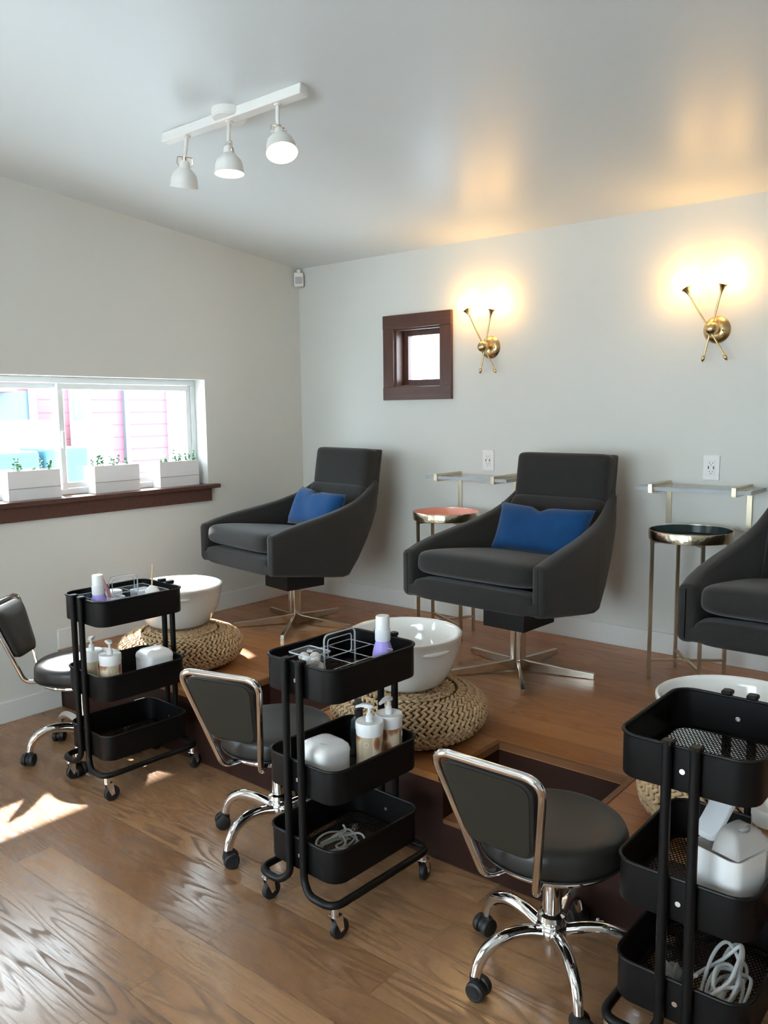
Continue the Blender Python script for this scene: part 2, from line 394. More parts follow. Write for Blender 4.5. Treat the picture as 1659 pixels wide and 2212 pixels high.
# left window: two-pane white slider, deep reveal, dark sill
w = obj('window_1', new(), M['vinyl']); struct(w)
def frame_rect(bm, x0, x1, ya, yb, za, zb, t, tb=None):
    tb = tb or t
    box(bm, x0, x1, ya, yb, zb-t, zb); box(bm, x0, x1, ya, yb, za, za+tb); box(bm, x0, x1, ya, ya+t, za+tb, zb-t); box(bm, x0, x1, yb-t, yb, za+tb, zb-t)
bm = new(); frame_rect(bm, -.155, -.095, WY0, WY1, WZ0+.02, WZ1, .032); obj('window_frame', bm, M['vinyl'], w, smooth=False, bevel=.003)
bm = new(); frame_rect(bm, -.125, -.10, -1.675, WY1-.034, WZ0+.054, WZ1-.034, .030); obj('sash', bm, M['vinyl'], w, smooth=False, bevel=.003)
bm = new(); frame_rect(bm, -.152, -.127, WY0+.034, -1.625, WZ0+.054, WZ1-.034, .028); obj('sash', bm, M['vinyl'], w, smooth=False, bevel=.003)
obj('latch', box(new(), -.098, -.085, -1.668, -1.652, 1.33, 1.42), M['vinyl'], w, bevel=.003)
obj('pane', box(new(), -.115, -.111, -1.65, WY1-.06, WZ0+.08, WZ1-.06), M['glass'], w, smooth=False)
obj('pane', box(new(), -.142, -.138, WY0+.06, -1.65, WZ0+.08, WZ1-.06), M['glass'], w, smooth=False)
bm = new(); box(bm, -.16, .05, WY0-.055, -.745, WZ0-.004, WZ0+.020)
s1 = struct(obj('trim_1', bm, M['walnut'], smooth=False, bevel=.004))
bm = new(); box(bm, 0, .020, WY0-.02, -.79, .985, WZ0-.004); obj('apron', bm, M['walnut'], s1, smooth=False, bevel=.002)
bpy.data.objects['window_1'].data.materials.clear()
# small square window in the back wall with dark casing
w2 = thing('window_2', 'x', 'x'); del w2['label']; del w2['category']; struct(w2)
bm = new(); box(bm, .722, 1.222, -.022, 0, 1.99, 2.069); obj('casing_rail', bm, M['walnut'], w2, smooth=False, bevel=.002)
bm = new(); box(bm, .722, 1.222, -.022, 0, 1.570, 1.647); obj('casing_rail', bm, M['walnut'], w2, smooth=False, bevel=.002)
for a, b in ((.722, .80), (1.14, 1.222)):
    obj('casing_stile', box(new(), a, b, -.019, 0, 1.647, 1.99), M['walnutv'], w2, smooth=False, bevel=.002)
bm = new()
box(bm, .80, .812, 0, .16, 1.645, 1.992); box(bm, 1.128, 1.14, 0, .16, 1.645, 1.992); box(bm, .812, 1.128, 0, .16, 1.98, 1.992); box(bm, .812, 1.128, 0, .16, 1.645, 1.657)
obj('jamb', bm, M['walnut'], w2, smooth=False)
bm = new(); frame = [(.812, .845, 1.657, 1.98), (1.095, 1.128, 1.657, 1.98), (.845, 1.095, 1.95, 1.98), (.845, 1.095, 1.657, 1.690)]
for a, b, c, d in frame: box(bm, a, b, .07, .105, c, d)
obj('sash', bm, M['walnutv'], w2, smooth=False, bevel=.002)
obj('pane', box(new(), .845, 1.095, .086, .090, 1.69, 1.95), M['glass'], w2, smooth=False)
# added window and glazed door behind the camera, sized to light the room
w3 = thing('added_window', 'x', 'x'); del w3['label']; del w3['category']; struct(w3)
bm = new()
for a, b, c, d in ((1.7, 1.76, .8, 2.2), (4.04, 4.1, .8, 2.2), (1.76, 4.04, 2.14, 2.2), (1.76, 4.04, .8, .86), (2.87, 2.93, .86, 2.14)): box(bm, a, b, YF-.1, YF-.04, c, d)
obj('window_frame', bm, M['vinyl'], w3, smooth=False); obj('pane', box(new(), 1.76, 4.04, YF-.072, YF-.068, .86, 2.14), M['glass'], w3, smooth=False)
w4 = thing('added_door', 'x', 'x'); del w4['label']; del w4['category']; struct(w4)  # added door, made up to bring in daylight from the left
bm = new()
for a, b, c, d in ((-5.7, -5.62, .05, 2.0), (-4.48, -4.4, .05, 2.0), (-5.62, -4.48, 1.92, 2.0), (-5.62, -4.48, .05, .16)): box(bm, -.12, -.06, a, b, c, d)
obj('added_door_frame', bm, M['vinyl'], w4, smooth=False); obj('pane', box(new(), -.092, -.088, -5.62, -4.48, .16, 1.92), M['glass'], w4, smooth=False)

# ================================================================== OUTSIDE
struct(obj('ground', box(new(), -14, -.18, -14, 8, -.35, -.30), M['asphalt'], smooth=False))
h = thing('house', 'red lap-sided house across the yard outside the left window', 'house', (-5.2, 0, -.3))
obj('wall', box(new(), -.2, 0, -9, 6.5, 0, 3.4), M['red_siding'], h, smooth=False)
obj('corner_post', box(new(), 0, .06, 2.035, 2.10, 0, 3.3), M['ext_grey'], h, smooth=False)
obj('window_frame', box(new(), 0, .05, 2.70, 3.25, 1.2, 2.3), M['ext_white'], h, smooth=False)
obj('window', box(new(), .05, .06, 2.84, 3.02, 1.63, 2.06), M['ext_dark'], h, smooth=False)
obj('window_frame', box(new(), 0, .05, 1.32, 1.58, .9, 2.5), M['ext_white'], h, smooth=False)
obj('window', box(new(), .05, .06, 1.34, 1.49, 1.3, 2.4), M['ext_dark'], h, smooth=False)
obj('porch_opening', box(new(), 0, .05, -3.2, .84, 1.2, 2.08), M['ext_dark'], h, smooth=False)
obj('porch_post', box(new(), .05, .10, .80, .87, 1.2, 2.3), M['ext_white'], h, smooth=False)
obj('fascia', box(new(), 0, .30, -4, .55, 2.06, 2.16), M['red_siding'], h, smooth=False)
tag(obj('low_wall', box(new(), -4.1, -3.95, -8, .48, .9, 1.46), M['ext_white'], smooth=False), 'white band of low wall outside, seen through the left pane', 'wall')
tag(obj('outdoor_cabinet', box(new(), -4.9, -4.55, 1.17, 1.47, -.3, 1.44), M['ext_white'], smooth=False), 'tall white cabinet standing against the red house outside', 'cabinet')
tag(obj('wheeled_bin', box(new(), -3.6, -3.1, -.14, .29, -.3, 1.21), M['ext_bin'], smooth=False, bevel=.03), 'dark wheeled bin outside, straddling the window mullion', 'bin')
tag(obj('wheeled_bin', box(new(), -3.6, -3.1, -.62, -.19, -.3, 1.19), M['ext_bin'], smooth=False, bevel=.03), 'dark wheeled bin outside, above the leftmost planter', 'bin')

# ================================================================== WINDOW PLANTERS
def planter(name, label, yc, kind):
    t = thing(name, label, 'planter', (-.022, yc, WZ0+.020), 0, 'white planters on the window sill')
    bm = new(); hy, d = .137, .13
    # outer shell as open box
    o = [(0, -hy), (0, hy), (-d*.55, hy), (-d*.55, -hy)]
    dd = .072
    ring = lambda e, z: [Vector((0-e, -hy+e, z)), Vector((0-e, hy-e, z)), Vector((-dd+e, hy-e, z)), Vector((-dd+e, -hy+e, z))]
    loft(bm, [ring(0, 0), ring(0, .145), ring(.006, .145), ring(.006, .125)], cap0=True, cap1=False)
    obj('box', bm, M['planter'], t, smooth=False)
    bm = new(); box(bm, 0, .0012, -hy, hy, .056, .0585); obj('groove', bm, M['shadow'], t, smooth=False)
    obj('soil', box(new(), -dd+.006, -.006, -hy+.006, hy-.006, .10, .127), M['soil'], t, smooth=False)
    rnd = random.Random(kind)
    for k in range(9 if kind != 2 else 12):
        y = rnd.uniform(-hy+.02, hy-.02); x = rnd.uniform(-dd+.02, -.015); hgt = rnd.uniform(.02, .075)
        tip = Vector((x+rnd.uniform(-.01, .01), y+rnd.uniform(-.03, .03), .127+hgt))
        bm = new(); tube(bm, [(x, y, .12), ((x+tip.x)/2, (y+tip.y)/2+.004, .12+hgt*.6), tip], .0016, 5)
        for j in range(4):
            f = .45+.18*j; c = Vector((x, y, .12)).lerp(tip, f)
            q = Matrix.Rotation(rnd.uniform(0, 6.28), 4, 'Z') @ Matrix.Rotation(rnd.uniform(.4, 1.2), 4, 'X')
            ball(bm, c+q @ Vector((0, .008, 0)), .0085, 6, .5, q.to_3x3().to_4x4())
        obj('sprig', bm, M['green'], t)
    return t
planter('planter', 'white sill planter nearest the right end of the window', -.985, 2)
planter('planter', 'middle white sill planter with a curled sprig', -1.395, 1)
planter('planter', 'leftmost white sill planter with pale succulents, left of the mullion', -1.865, 3)

# ================================================================== MOTION SENSOR
t = thing('motion_sensor', 'small white motion sensor high in the wall corner', 'sensor', (.028, -.028, 2.355), 0, rot=(0, 0, radians(45)))
bm = new(); box(bm, -.032, .032, -.030, .012, -.045, .045); obj('housing', bm, M['plastic'], t, bevel=.01, seg=3)
obj('lens', box(new(), -.022, .022, -.034, -.028, -.028, .016), M['sensorg'], t, bevel=.004)
obj('bracket', box(new(), -.012, .012, -.012, .02, .04, .065), M['plastic'], t, bevel=.003)

# ================================================================== OUTLETS
def outlet(label, x):
    t = thing('wall_outlet', label, 'outlet', (x, 0, 1.226))
    obj('cover_plate', box(new(), -.0375, .0375, -.006, 0, -.058, .058), M['plastic'], t, bevel=.002)
    obj('socket_face', box(new(), -.017, .017, -.009, -.006, -.034, .034), M['plastic'], t, bevel=.001)
    bm = new()
    for z in (.022, -.018):
        box(bm, -.008, -.006, -.0096, -.009, z-.004, z+.004); box(bm, .006, .008, -.0096, -.009, z-.004, z+.004); box(bm, -.002, .002, -.0096, -.009, z-.012, z-.008)
    obj('slots', bm, M['outletdark'], t, smooth=False)
    bm = new(); box(bm, -.014, -.009, -.0098, -.009, -.007, .007); box(bm, .009, .014, -.0098, -.009, -.007, .007); obj('usb_ports', bm, M['outletdark'], t, smooth=False)
outlet('white wall outlet above the shelf beside the middle armchair headrest', 1.462)
outlet('white wall outlet above the rightmost clear shelf', 2.681)

# ================================================================== ACRYLIC SHELVES
def shelf(label, xa, xb, x0, x1):
    t = thing('wall_shelf', label, 'shelf', (0, 0, 0), group='clear shelves on brass brackets')
    bm = new(); box(bm, x0, x1, -.235, -.012, 1.128, 1.145); obj('shelf_board', bm, M['clear'], t, smooth=False)
    bm = new(); box(bm, x0, x1, -.2375, -.235, 1.128, 1.145); box(bm, x0-.002, x0, -.2375, -.012, 1.128, 1.145); box(bm, x1, x1+.002, -.2375, -.012, 1.128, 1.145); obj('board_edge', bm, M['edge'], t, smooth=False)
    for x in (xa, xb):
        bm = new(); box(bm, x-.012, x+.012, -.012, 0, .952, 1.150); box(bm, x-.010, x+.010, -.245, -.004, 1.146, 1.158); box(bm, x-.010, x+.010, -.249, -.239, 1.120, 1.158); box(bm, x-.010, x+.010, -.245, -.004, 1.116, 1.128)
        obj('bracket', bm, M['pale_brass'], t, smooth=False, bevel=.001)
shelf('clear acrylic wall shelf on brass brackets behind the pink-topped side table', 1.274, 1.641, 1.20, 1.72)
shelf('clear acrylic wall shelf on brass brackets above the dark-topped side table', 2.488, 2.858, 2.42, 2.925)

# ================================================================== SCONCES
def sconce(name, label, xc, zc, gl, gr, bl, br):
    t = thing(name, label, 'wall lamp', (xc, 0, zc), group='two-globe brass sconces')
    R90 = Matrix.Rotation(pi/2, 4, 'X')
    obj('wall_plate', lathe(new(), [(0, .022), (.03, .021), (.048, .014), (.060, .003), (.062, 0), (0, 0)], 40, mt=R90), M['brass'], t)
    y = -.075
    bm = new(); cyl(bm, (0, -.01, 0), (.0, y, -.0), .008); ball(bm, (0, y, 0), .031, 24); obj('centre_ball', bm, M['brass'], t)
    bm = new(); ball(bm, (.034, -.022, -.004), .007, 10); obj('set_screw', bm, M['brass'], t)
    for g, b, dy in ((gl, br, -.008), (gr, bl, .008)):
        G, B = Vector((g[0], y+dy, g[1])), Vector((b[0], y+dy, b[1])); d = (G-B).normalized()
        bm = new(); tube(bm, [B+d*.02, G-d*.095, G-d*.07, G-d*.050, G-d*.038], [.0045, .0045, .0065, .013, .023], 16)
        tube(bm, [B-d*.006, B+d*.002, B+d*.012, B+d*.022, B+d*.024], [.002, .0075, .009, .006, .0045], 12)
        obj('arm', bm, M['brass'], t)
        bm = new(); ball(bm, G, .043, 28); obj('globe', bm, M['globe'], t)
sconce('wall_sconce', 'brass two-globe wall sconce just right of the small square window', 1.472, 1.845, (-.118, .236), (.056, .233), (-.024, -.137), (.084, -.139))
sconce('wall_sconce', 'brass two-globe wall sconce at the right edge of the back wall', 2.683, 1.855, (-.138, .220), (.050, .229), (-.038, -.139), (.072, -.138))

# ================================================================== TRACK LIGHT
TZ = ceilz(-1.82)
t = thing('track_light', 'white ceiling track light with three bell-shaped heads', 'ceiling lamp', (1.485, -1.82, TZ), rot=(-math.atan(SL), 0, 0))
obj('rail', box(new(), -.388, .388, -.021, .021, -.036, 0), M['lampwhite'], t, bevel=.003)
obj('canopy', lathe(new(), [(0, -.030), (.058, -.030), (.066, -.024), (.066, 0), (0, 0)], 40, c=(-.0, -.0, 0), sy=1), M['lampwhite'], t)
def head(x, dirv, lit):
    d = Vector(dirv).normalized(); p0 = Vector((x, 0, -.036)); p1 = p0+Vector((d.x*.01, 0, -.055)); j = p0+Vector((d.x*.025, 0, -.078))
    st = obj('stem', tube(new(), [p0, p0+Vector((0, 0, -.006)), p0+Vector((0, 0, -.0065)), p1, j], [.013, .013, .007, .007, .006], 14), M['lampwhite'], t)
    obj('joint', cyl(new(), j-d*.002, j+d*.022, .011), M['nickel'], st)
    q = d.to_track_quat('-Z', 'Y').to_matrix().to_4x4(); q = Matrix.Translation(j+d*.012) @ q
    prof = [(.014, 0), (.019, -.008), (.021, -.026), (.034, -.038), (.046, -.052), (.051, -.068), (.053, -.093), (.056, -.099)]
    bm = new(); inner = [(r-.0015, z) for r, z in prof][::-1]
    lathe(bm, prof+inner, 40, mt=q); sh = obj('lamp_shade', bm, M['lampwhite'], t)
    bm = new()
    for s in (-1, 1):
        tube(bm, fillet([q @ Vector((s*.010, 0, .012)), q @ Vector((s*.028, 0, .012)), q @ Vector((s*.030, 0, -.014)), q @ Vector((s*.020, 0, -.022))], .006, 3), .0018, 6)
    obj('wire_clip', bm, M['nickel'], sh)
    bm = new(); ball(bm, q @ Vector((0, 0, -.058)), .016, 16, 1.2); cyl(bm, q @ Vector((0, 0, -.02)), q @ Vector((0, 0, -.048)), .010)
    obj('bulb', bm, M['bulb'] if lit else M['white'], sh)
head(-.252, (-.30, .24, -1), True); head(.0, (.02, .08, -1), True); head(.258, (.38, -.13, -1), True)

# ================================================================== ARMCHAIRS
def make_armchair(label, loc, rz):
    t = thing('swivel_armchair', label, 'armchair', loc, rz, 'charcoal swivel armchairs on the platform')
    ST = [(-.385, .372, .585, .370), (-.30, .362, .604, .372), (-.20, .348, .625, .370), (-.08, .330, .645, .362), (.03, .312, .664, .350), (.10, .302, .678, .340), (.14, .306, .688, .334), (.22, .385, .712, .318), (.29, .475, .742, .302), (.345, .560, .775, .289), (.385, .640, .803, .278), (.412, .715, .815, .270)]
    for s in (-1, 1):
        rings = []; ext = [(ST[0], .020, 0), (ST[0], .008, .003), (ST[0], .002, .010), (ST[0], 0, .022)]+[(q, 0, 0) for q in ST[1:-1]]+[(ST[-1], 0, -.018), (ST[-1], .004, -.008), (ST[-1], .012, 0)]
        for (y, zb, zt, xo), e, dy in ext:
            th = .064 if y < .1 else .064-.022*min(1, (y-.1)/.3); r_ = min(.024, th*.45)
            rings.append([Vector((s*(xo-th/2+.012*sin(pi*(pz/(zt-zb)+.5)))+px, y+dy, (zb+zt)/2+pz)) for px, pz in rrect(th/2-e, (zt-zb)/2-e, max(r_-e*.5, .004), 5)])
        obj('arm', loft(new(), rings), M['fabric'], t, ang=60)
    # wrap-around outer back
    BK = [(.10, .302, .326), (.15, .314, .320), (.222, .385, .308), (.295, .475, .294), (.35, .560, .282), (.388, .640, .272), (.42, .740, .262), (.435, .83, .256), (.452, .92, .254), (.465, .985, .250)]
    bm = new(); rings = []
    for k, (y, z, hx) in enumerate(BK):
        row = []
        for j in range(9):
            u = -1+j/4; row.append(Vector((u*hx, y+.018*(1-u*u), z)))
        for j in range(8, -1, -1):
            u = -1+j/4; row.append(Vector((u*(hx-.004), y-.045, z+.02 if k < 3 else z)))
        rings.append(row)
    loft(bm, rings); obj('outer_back', bm, M['fabric'], t, bevel=.010, seg=3, ang=50)
    bm = new(); loft(bm, [[Vector((sx*(xo-.03), y, zb+dz)) for sx, dz in ((-1, .006), (1, .006), (1, .06), (-1, .06))] for y, zb, zt, xo in ST[:7]]); obj('seat_base', bm, M['fabric'], t, bevel=.01)
    obj('front_rail', cushion(new(), .314, .050, .046, .004, 8, .2, Matrix.Translation((0, -.338, .415))), M['fabric'], t)
    R = Matrix.Translation((0, -.085, .500)) @ Matrix.Rotation(radians(-7), 4, 'X')
    obj('seat_cushion', cushion(new(), .308, .315, .056, .022, 12, .22, R), M['fabric'], t)
    R = Matrix.Translation((0, .295, .612)) @ Matrix.Rotation(radians(68), 4, 'X')
    obj('lower_back_cushion', cushion(new(), .258, .180, .055, .012, 10, .2, R), M['fabric'], t)
    R = Matrix.Translation((0, .395, .872)) @ Matrix.Rotation(radians(81), 4, 'X')
    obj('headrest', cushion(new(), .252, .118, .062, .008, 10, .16, R), M['fabric'], t)
    # swivel mechanism and five-blade base
    obj('mechanism_box', box(new(), -.108, .112, -.125, .13, .222, .36), M['matblack'], t, bevel=.003)
    bm = new(); box(bm, -.030, -.004, -.024, .024, .02, .235); box(bm, .004, .030, -.024, .024, .02, .235); cyl(bm, (0, 0, .02), (0, 0, .235), .012)
    obj('column', bm, M['nickel'], t, bevel=.004)
    for k in range(5):
        a = radians(16+72*k-math.degrees(rz)); bm = new(); Rz = Matrix.Rotation(a, 4, 'Z')
        P = [(.015, -.007, .004, .060), (.05, -.007, .004, .052), (.20, -.008, .002, .038), (.35, -.011, 0, .027)]
        rings = [[Rz @ Vector((x, w, z)) for w, z in ((wy, z0), (-wy, z0), (-wy, z1), (wy, z1))] for x, wy, z0, z1 in P]
        loft(bm, rings); obj('leg', bm, M['nickel'], t, bevel=.002, smooth=False)
    return t
make_armchair('charcoal swivel armchair with blue pillow in the far corner by the window', (.600, -.69, PZ), radians(-9.5))
make_armchair('charcoal swivel armchair with blue pillow between the two side tables', (2.052, -.675, PZ), radians(-3))
make_armchair('charcoal swivel armchair cut off by the right edge of the photo', (3.29, -.67, PZ), radians(0))

def pillow(label, loc, rot, hw, hh):
    bm = new(); n = 20; rings = []
    for s in (1, -1):
        grid = []
        for i in range(n+1):
            row = []
            for j in range(n+1):
                u, v = -1+2*i/n, -1+2*j/n
                px, pz = u*hw*(1-.07*(1-v*v)*abs(u)**4-.0), v*hh*(1-.10*(1-u*u)*abs(v)**4)
                f = (max(0, 1-u**4)**.6)*(max(0, 1-v**4)**.6)
                dimp = .018*math.exp(-((u+.05)**2/.012))*max(0, v)**2
                pz -= .028*math.exp(-((u+.05)**2/.02))*(1 if v > .99 else max(0, v)**3)
                row.append(bm.verts.new((px, s*(.062*f-dimp*f+.004*sin(7*u+3*v)*f), pz)))
            grid.append(row)
        for i in range(n):
            for j in range(n): bm.faces.new((grid[i][j], grid[i+1][j], grid[i+1][j+1], grid[i][j+1]))
    bmesh.ops.remove_doubles(bm, verts=bm.verts, dist=.0008)
    o = obj('throw_pillow', bm, M['blue'], loc=loc, ang=80); o.rotation_euler = rot
    return tag(o, label, 'pillow', 'blue lumbar pillows on the armchairs')
pillow('bright blue velvet lumbar pillow on the far corner armchair', (.655, -.56, PZ+.650), (radians(-26), radians(2), radians(-14)), .235, .118)
pillow('navy blue velvet lumbar pillow on the middle armchair', (2.095, -.55, PZ+.645), (radians(-24), radians(1), radians(-2)), .250, .122)

# ================================================================== SIDE TABLES
def side_table(label, loc, inner, a0):
    t = thing('side_table', label, 'side table', loc, radians(a0), 'round brass tray tables by the back wall'); Ht = .672; r = .176
    obj('tray_rim', lathe(new(), [(r-.004, Ht), (r, Ht), (r+.002, Ht-.004), (r-.001, Ht-.042), (r-.006, Ht-.045), (.0, Ht-.045), (0, Ht-.038), (r-.010, Ht-.038), (r-.004, Ht)], 64), M['hammer'], t)
    obj('tray_enamel', lathe(new(), [(r-.0045, Ht-.001), (r-.0105, Ht-.033), (r-.016, Ht-.036), (0, Ht-.036)], 64), inner, t)
    b = .165/math.sqrt(1)
    for k in range(4):
        R = Matrix.Rotation(pi/2*k, 4, 'Z')
        obj('leg', box(new(), b-.007, b+.007, -.007, .007, 0, Ht-.045, R), M['pale_brass'], t, smooth=False)
    for z in (.083, Ht-.052):
        bm = new(); box(bm, -b, b, -.006, .006, z-.006, z+.006); box(bm, -.006, .006, -b, b, z-.006, z+.006); obj('cross_brace', bm, M['pale_brass'], t, smooth=False)
side_table('brass side table with a salmon pink top, left of the middle armchair', (1.425, -.36, PZ), M['pink'], 62)
side_table('brass side table with a dark teal top, right of the middle armchair', (2.705, -.32, PZ), M['teal'], 217)

# ================================================================== WOVEN POUFS AND FOOT BOWLS
def pouf_mesh():
    bm = new(); Rr, Hh = .30, .176
    prof = []
    def pt(t):      # t 0 at top inner -> 1 at bottom
        a = pi/2-t*pi
        return (.155+.135*abs(cos(a))**.85*(1 if cos(a) >= 0 else -1), Hh/2+(Hh/2-.012)*sin(a))
    spots = [(r, Hh-.013) for r in (.04, .068, .096, .124)]+[pt(t) for t in [k/11 for k in range(12)]]
    for ri, (r, z) in enumerate(spots):
        n = max(10, int(2*pi*r/.026)); tilt = 0
        # outward normal direction of the section
        if ri < 4: nr, nz = 0, 1
        else:
            a = pi/2-((ri-4)/11)*pi; nr, nz = cos(a), sin(a)
        for k in range(n):
            a = 2*pi*(k+.5*(ri % 2))/n
            for sgn in (-1, 1):
                tan = Vector((-sin(a), cos(a), 0)); nor = Vector((cos(a)*nr, sin(a)*nr, nz)).normalized(); bi = nor.cross(tan)
                d = (tan*1.0+bi*sgn*.75).normalized(); e = nor.cross(d)
                c = Vector((r*cos(a), r*sin(a), z))+bi*sgn*.0068+nor*.0015+tan*(.006 if sgn > 0 else 0)
                j1, j2 = random.uniform(.85, 1.15), random.uniform(.85, 1.2)
                rows = []
                for q in range(-2, 3):
                    w = (1-(q/2.6)**2)**.5; row = []
                    for m_ in range(6):
                        b = 2*pi*m_/6; row.append(bm.verts.new(c+d*(q*.0078*j1)+(e*cos(b)*.0068+nor*sin(b)*.0075*j2)*w))
                    rows.append(row)
                for A, B in zip(rows, rows[1:]):
                    for m_ in range(6): bm.faces.new((A[m_], A[(m_+1) % 6], B[(m_+1) % 6], B[m_]))
                bm.faces.new(rows[0][::-1]); bm.faces.new(rows[-1])
    return bm
def pouf_core():
    prof = [(0, .160), (.14, .160)]
    for k in range(11):
        a = pi/2-k/10*pi; prof.append((.150+.128*max(0, cos(a))**.85, .088+.070*sin(a)))
    return lathe(new(), prof+[(0, .004)], 48)
pf = thing('woven_pouf', 'woven banana-fibre floor pouf under the foot bowl nearest the window', 'pouf', (.70, -1.555, PZ), 0, 'woven poufs carrying the foot bowls')
obj('woven_cover', pouf_mesh(), M['straw'], pf, ang=70); obj('core', pouf_core(), M['straw_in'], pf)
dup(pf, (2.095, -1.555, PZ), 1.1, 'woven banana-fibre floor pouf under the middle foot bowl')
dup(pf, (3.30, -1.530, PZ), 2.3, 'woven banana-fibre floor pouf half hidden behind the nearest cart')
b = thing('foot_bowl', 'white ceramic foot bowl lit bluish by the window', 'bowl', (.632, -1.515, PZ+.174), 0, 'white foot bowls on the poufs')
OUT = [(0, 0), (.118, 0), (.135, .004), (.152, .018), (.176, .055), (.196, .10), (.208, .145), (.214, .185)]
prof = OUT+[(.2175, .192), (.2165, .199), (.210, .202), (.203, .199), (.1985, .192), (.194, .150), (.182, .105), (.160, .060), (.135, .030), (.11, .022), (0, .022)]
obj('basin', lathe(new(), prof, 72), M['ceramic'], b)
for a0 in (-38, 142):
    pts = [(Vector((cos(radians(a)), sin(radians(a)), 0))*(.207+.007*cos((a-a0)/17*pi/2)))+Vector((0, 0, .160)) for a in range(a0-17, a0+18, 2)]
    rr = [.002+.006*cos((i/(len(pts)-1)-.5)*pi)**.5 if 0 < i < len(pts)-1 else .002 for i in range(len(pts))]
    obj('grip_lip', tube(new(), pts, rr, 10), M['ceramic'], b)
bm = new(); vs = []
for z in (.158, .166):
    ring = []
    for k in range(25):
        a = radians(200)+radians(140)*k/24; ring.append((.1945*cos(a), .1945*sin(a), z))
    vs.append(ring)
loft(bm, vs); obj('foot_ledge', bm, M['ceramic'], b, ang=40)
dup(b, (2.062, -1.535, PZ+.174), .35, 'white ceramic foot bowl in the middle, behind the cart with the clear caddy')
dup(b, (3.268, -1.545, PZ+.174), .2, 'white ceramic foot bowl at the right, behind the nearest empty-topped cart')

# ================================================================== ROLLING CARTS
HX, HY = .150, .192
def tray_parts(parent, z):
    zb = z-.098; bm = new()
    rg = lambda e, zz, r=.05: [Vector((x, y, zz)) for x, y in rrect(HX-e, HY-e, r-e*.8)]
    loft(bm, [rg(.001, zb), rg(0, zb+.004), rg(0, z), rg(.0022, z), rg(.0022, zb+.004), rg(.014, zb+.003), rg(.014, zb), ], cap0=False, cap1=False)
    rows = None
    tr = obj('tray', bm, M['black'], parent, ang=50)
    obj('rim', tube(new(), rg(-.0005, z), .0042, 8, closed=True), M['black'], tr)
    bm = new(); hx, hy = HX-.010, HY-.010
    def inside(x, y):
        r = .042; ax, ay = abs(x)-(hx-r), abs(y)-(hy-r)
        return abs(x) <= hx and abs(y) <= hy and not (ax > 0 and ay > 0 and ax*ax+ay*ay > r*r)
    step = .0105
    for sg in (1, -1):
        k = -40
        while k <= 40:
            c0 = k*step; pts = []
            n = 160; seg = []
            for i in range(n+1):
                x = -hx+2*hx*i/n; y = sg*x*1.75+c0*1.6
                if inside(x, y): seg.append((x, y))
            if len(seg) > 1:
                (xa, ya), (xb, yb) = seg[0], seg[-1]; d = Vector((xb-xa, yb-ya, 0)); 
                nrm = Vector((-d.y, d.x, 0)).normalized()*.0013
                A, B = Vector((xa, ya, 0)), Vector((xb, yb, 0)); ring = []
                for p in (A, B): ring.append([p+nrm+Vector((0, 0, zb+.0005)), p-nrm+Vector((0, 0, zb+.0005)), p-nrm+Vector((0, 0, zb+.0018)), p+nrm+Vector((0, 0, zb+.0018))])
                loft(bm, ring)
            k += 1
    obj('mesh_bottom', bm, M['black'], tr, smooth=False)
    return tr
def make_cart(label, loc, rz):
    t = thing('utility_cart', label, 'cart', loc, rz, 'black three-tier rolling carts')
    for z in (.787, .490, .252): tray_parts(t, z)
    zf = .108; px = .030; ye = HY+.013
    for s in (-1, 1):
        P = [(s*px, -ye, .80), (s*px, -ye, zf+.03), (s*(px+.035), -ye-.012, zf), (s*(HX+.012), -ye-.012, zf), (s*(HX+.012), ye+.012, zf), (s*(px+.035), ye+.012, zf), (s*px, ye, zf+.03), (s*px, ye, .80)]
        obj('side_frame', tube(new(), fillet(P, [0, .05, .03, .05, .05, .03, .05, 0], 7), .0115, 12), M['black'], t)
    for s in (-1, 1):
        for e in (-1, 1):
            y0, y1 = sorted((e*(HY-.006), e*(ye+.010)))
            obj('post_cap', box(new(), s*px-.013, s*px+.013, y0, y1, .789, .801), M['black'], t, bevel=.004)
    for e in (-1, 1):
        for z in (.735, .435, .200): obj('bolt', cyl(new(), (0, e*(HY-.004), z), (0, e*(HY+.004), z), .0062, 12), M['chrome'], t)
    for sx in (-1, 1):
        for sy in (-1, 1):
            cx, cy = sx*(HX-.0), sy*(HY+.006); sw = random.uniform(-.25, .35)
            q = Matrix.Translation((cx, cy, 0)) @ Matrix.Rotation(sw, 4, 'Z')
            bm = new(); tube(bm, [q @ Vector((0, .004, y)) for y in (.031-.028, .031-.018, .031+.018, .031+.028)], .01, 6)
            bm.free(); bm = new()
            Ry = q @ Matrix.Translation((0, .016, .031)) @ Matrix.Rotation(pi/2, 4, 'Y')
            lathe(bm, [(.010, -.010), (.026, -.010), (.0305, -.006), (.0305, .006), (.026, .010), (.010, .010)], 28, mt=Ry); lathe(bm, [(0, -.009), (.010, -.009)], 16, mt=Ry); lathe(bm, [(0, .009), (.010, .009)], 16, mt=Ry)
            cs = obj('caster_wheel', bm, M['rubber'], t)
            bm = new(); cyl(bm, q @ Vector((0, 0, .072)), q @ Vector((0, 0, .099)), .013, 16)
            for s in (-1, 1):
                P = [q @ Vector((s*.0125+w, y, z)) for w in (0,) for y, z in ((-.012, .076), (.018, .076), (.024, .030), (.010, .024))]
                Q = [p+(q.to_3x3() @ Vector((s*.0018, 0, 0))) for p in P]
                loft(bm, [P, Q])
            box(bm, -.0143, .0143, -.012, .018, .073, .077, q)
            cyl(bm, q @ Vector((-.0155, .016, .031)), q @ Vector((.0155, .016, .031)), .004, 10)
            obj('fork', bm, M['chrome'], cs, bevel=.0006)
    return t
c2 = make_cart('black three-tier cart in the middle holding a clear caddy and a closed white lidded bin', (2.290, -2.135, 0), radians(-2.5))
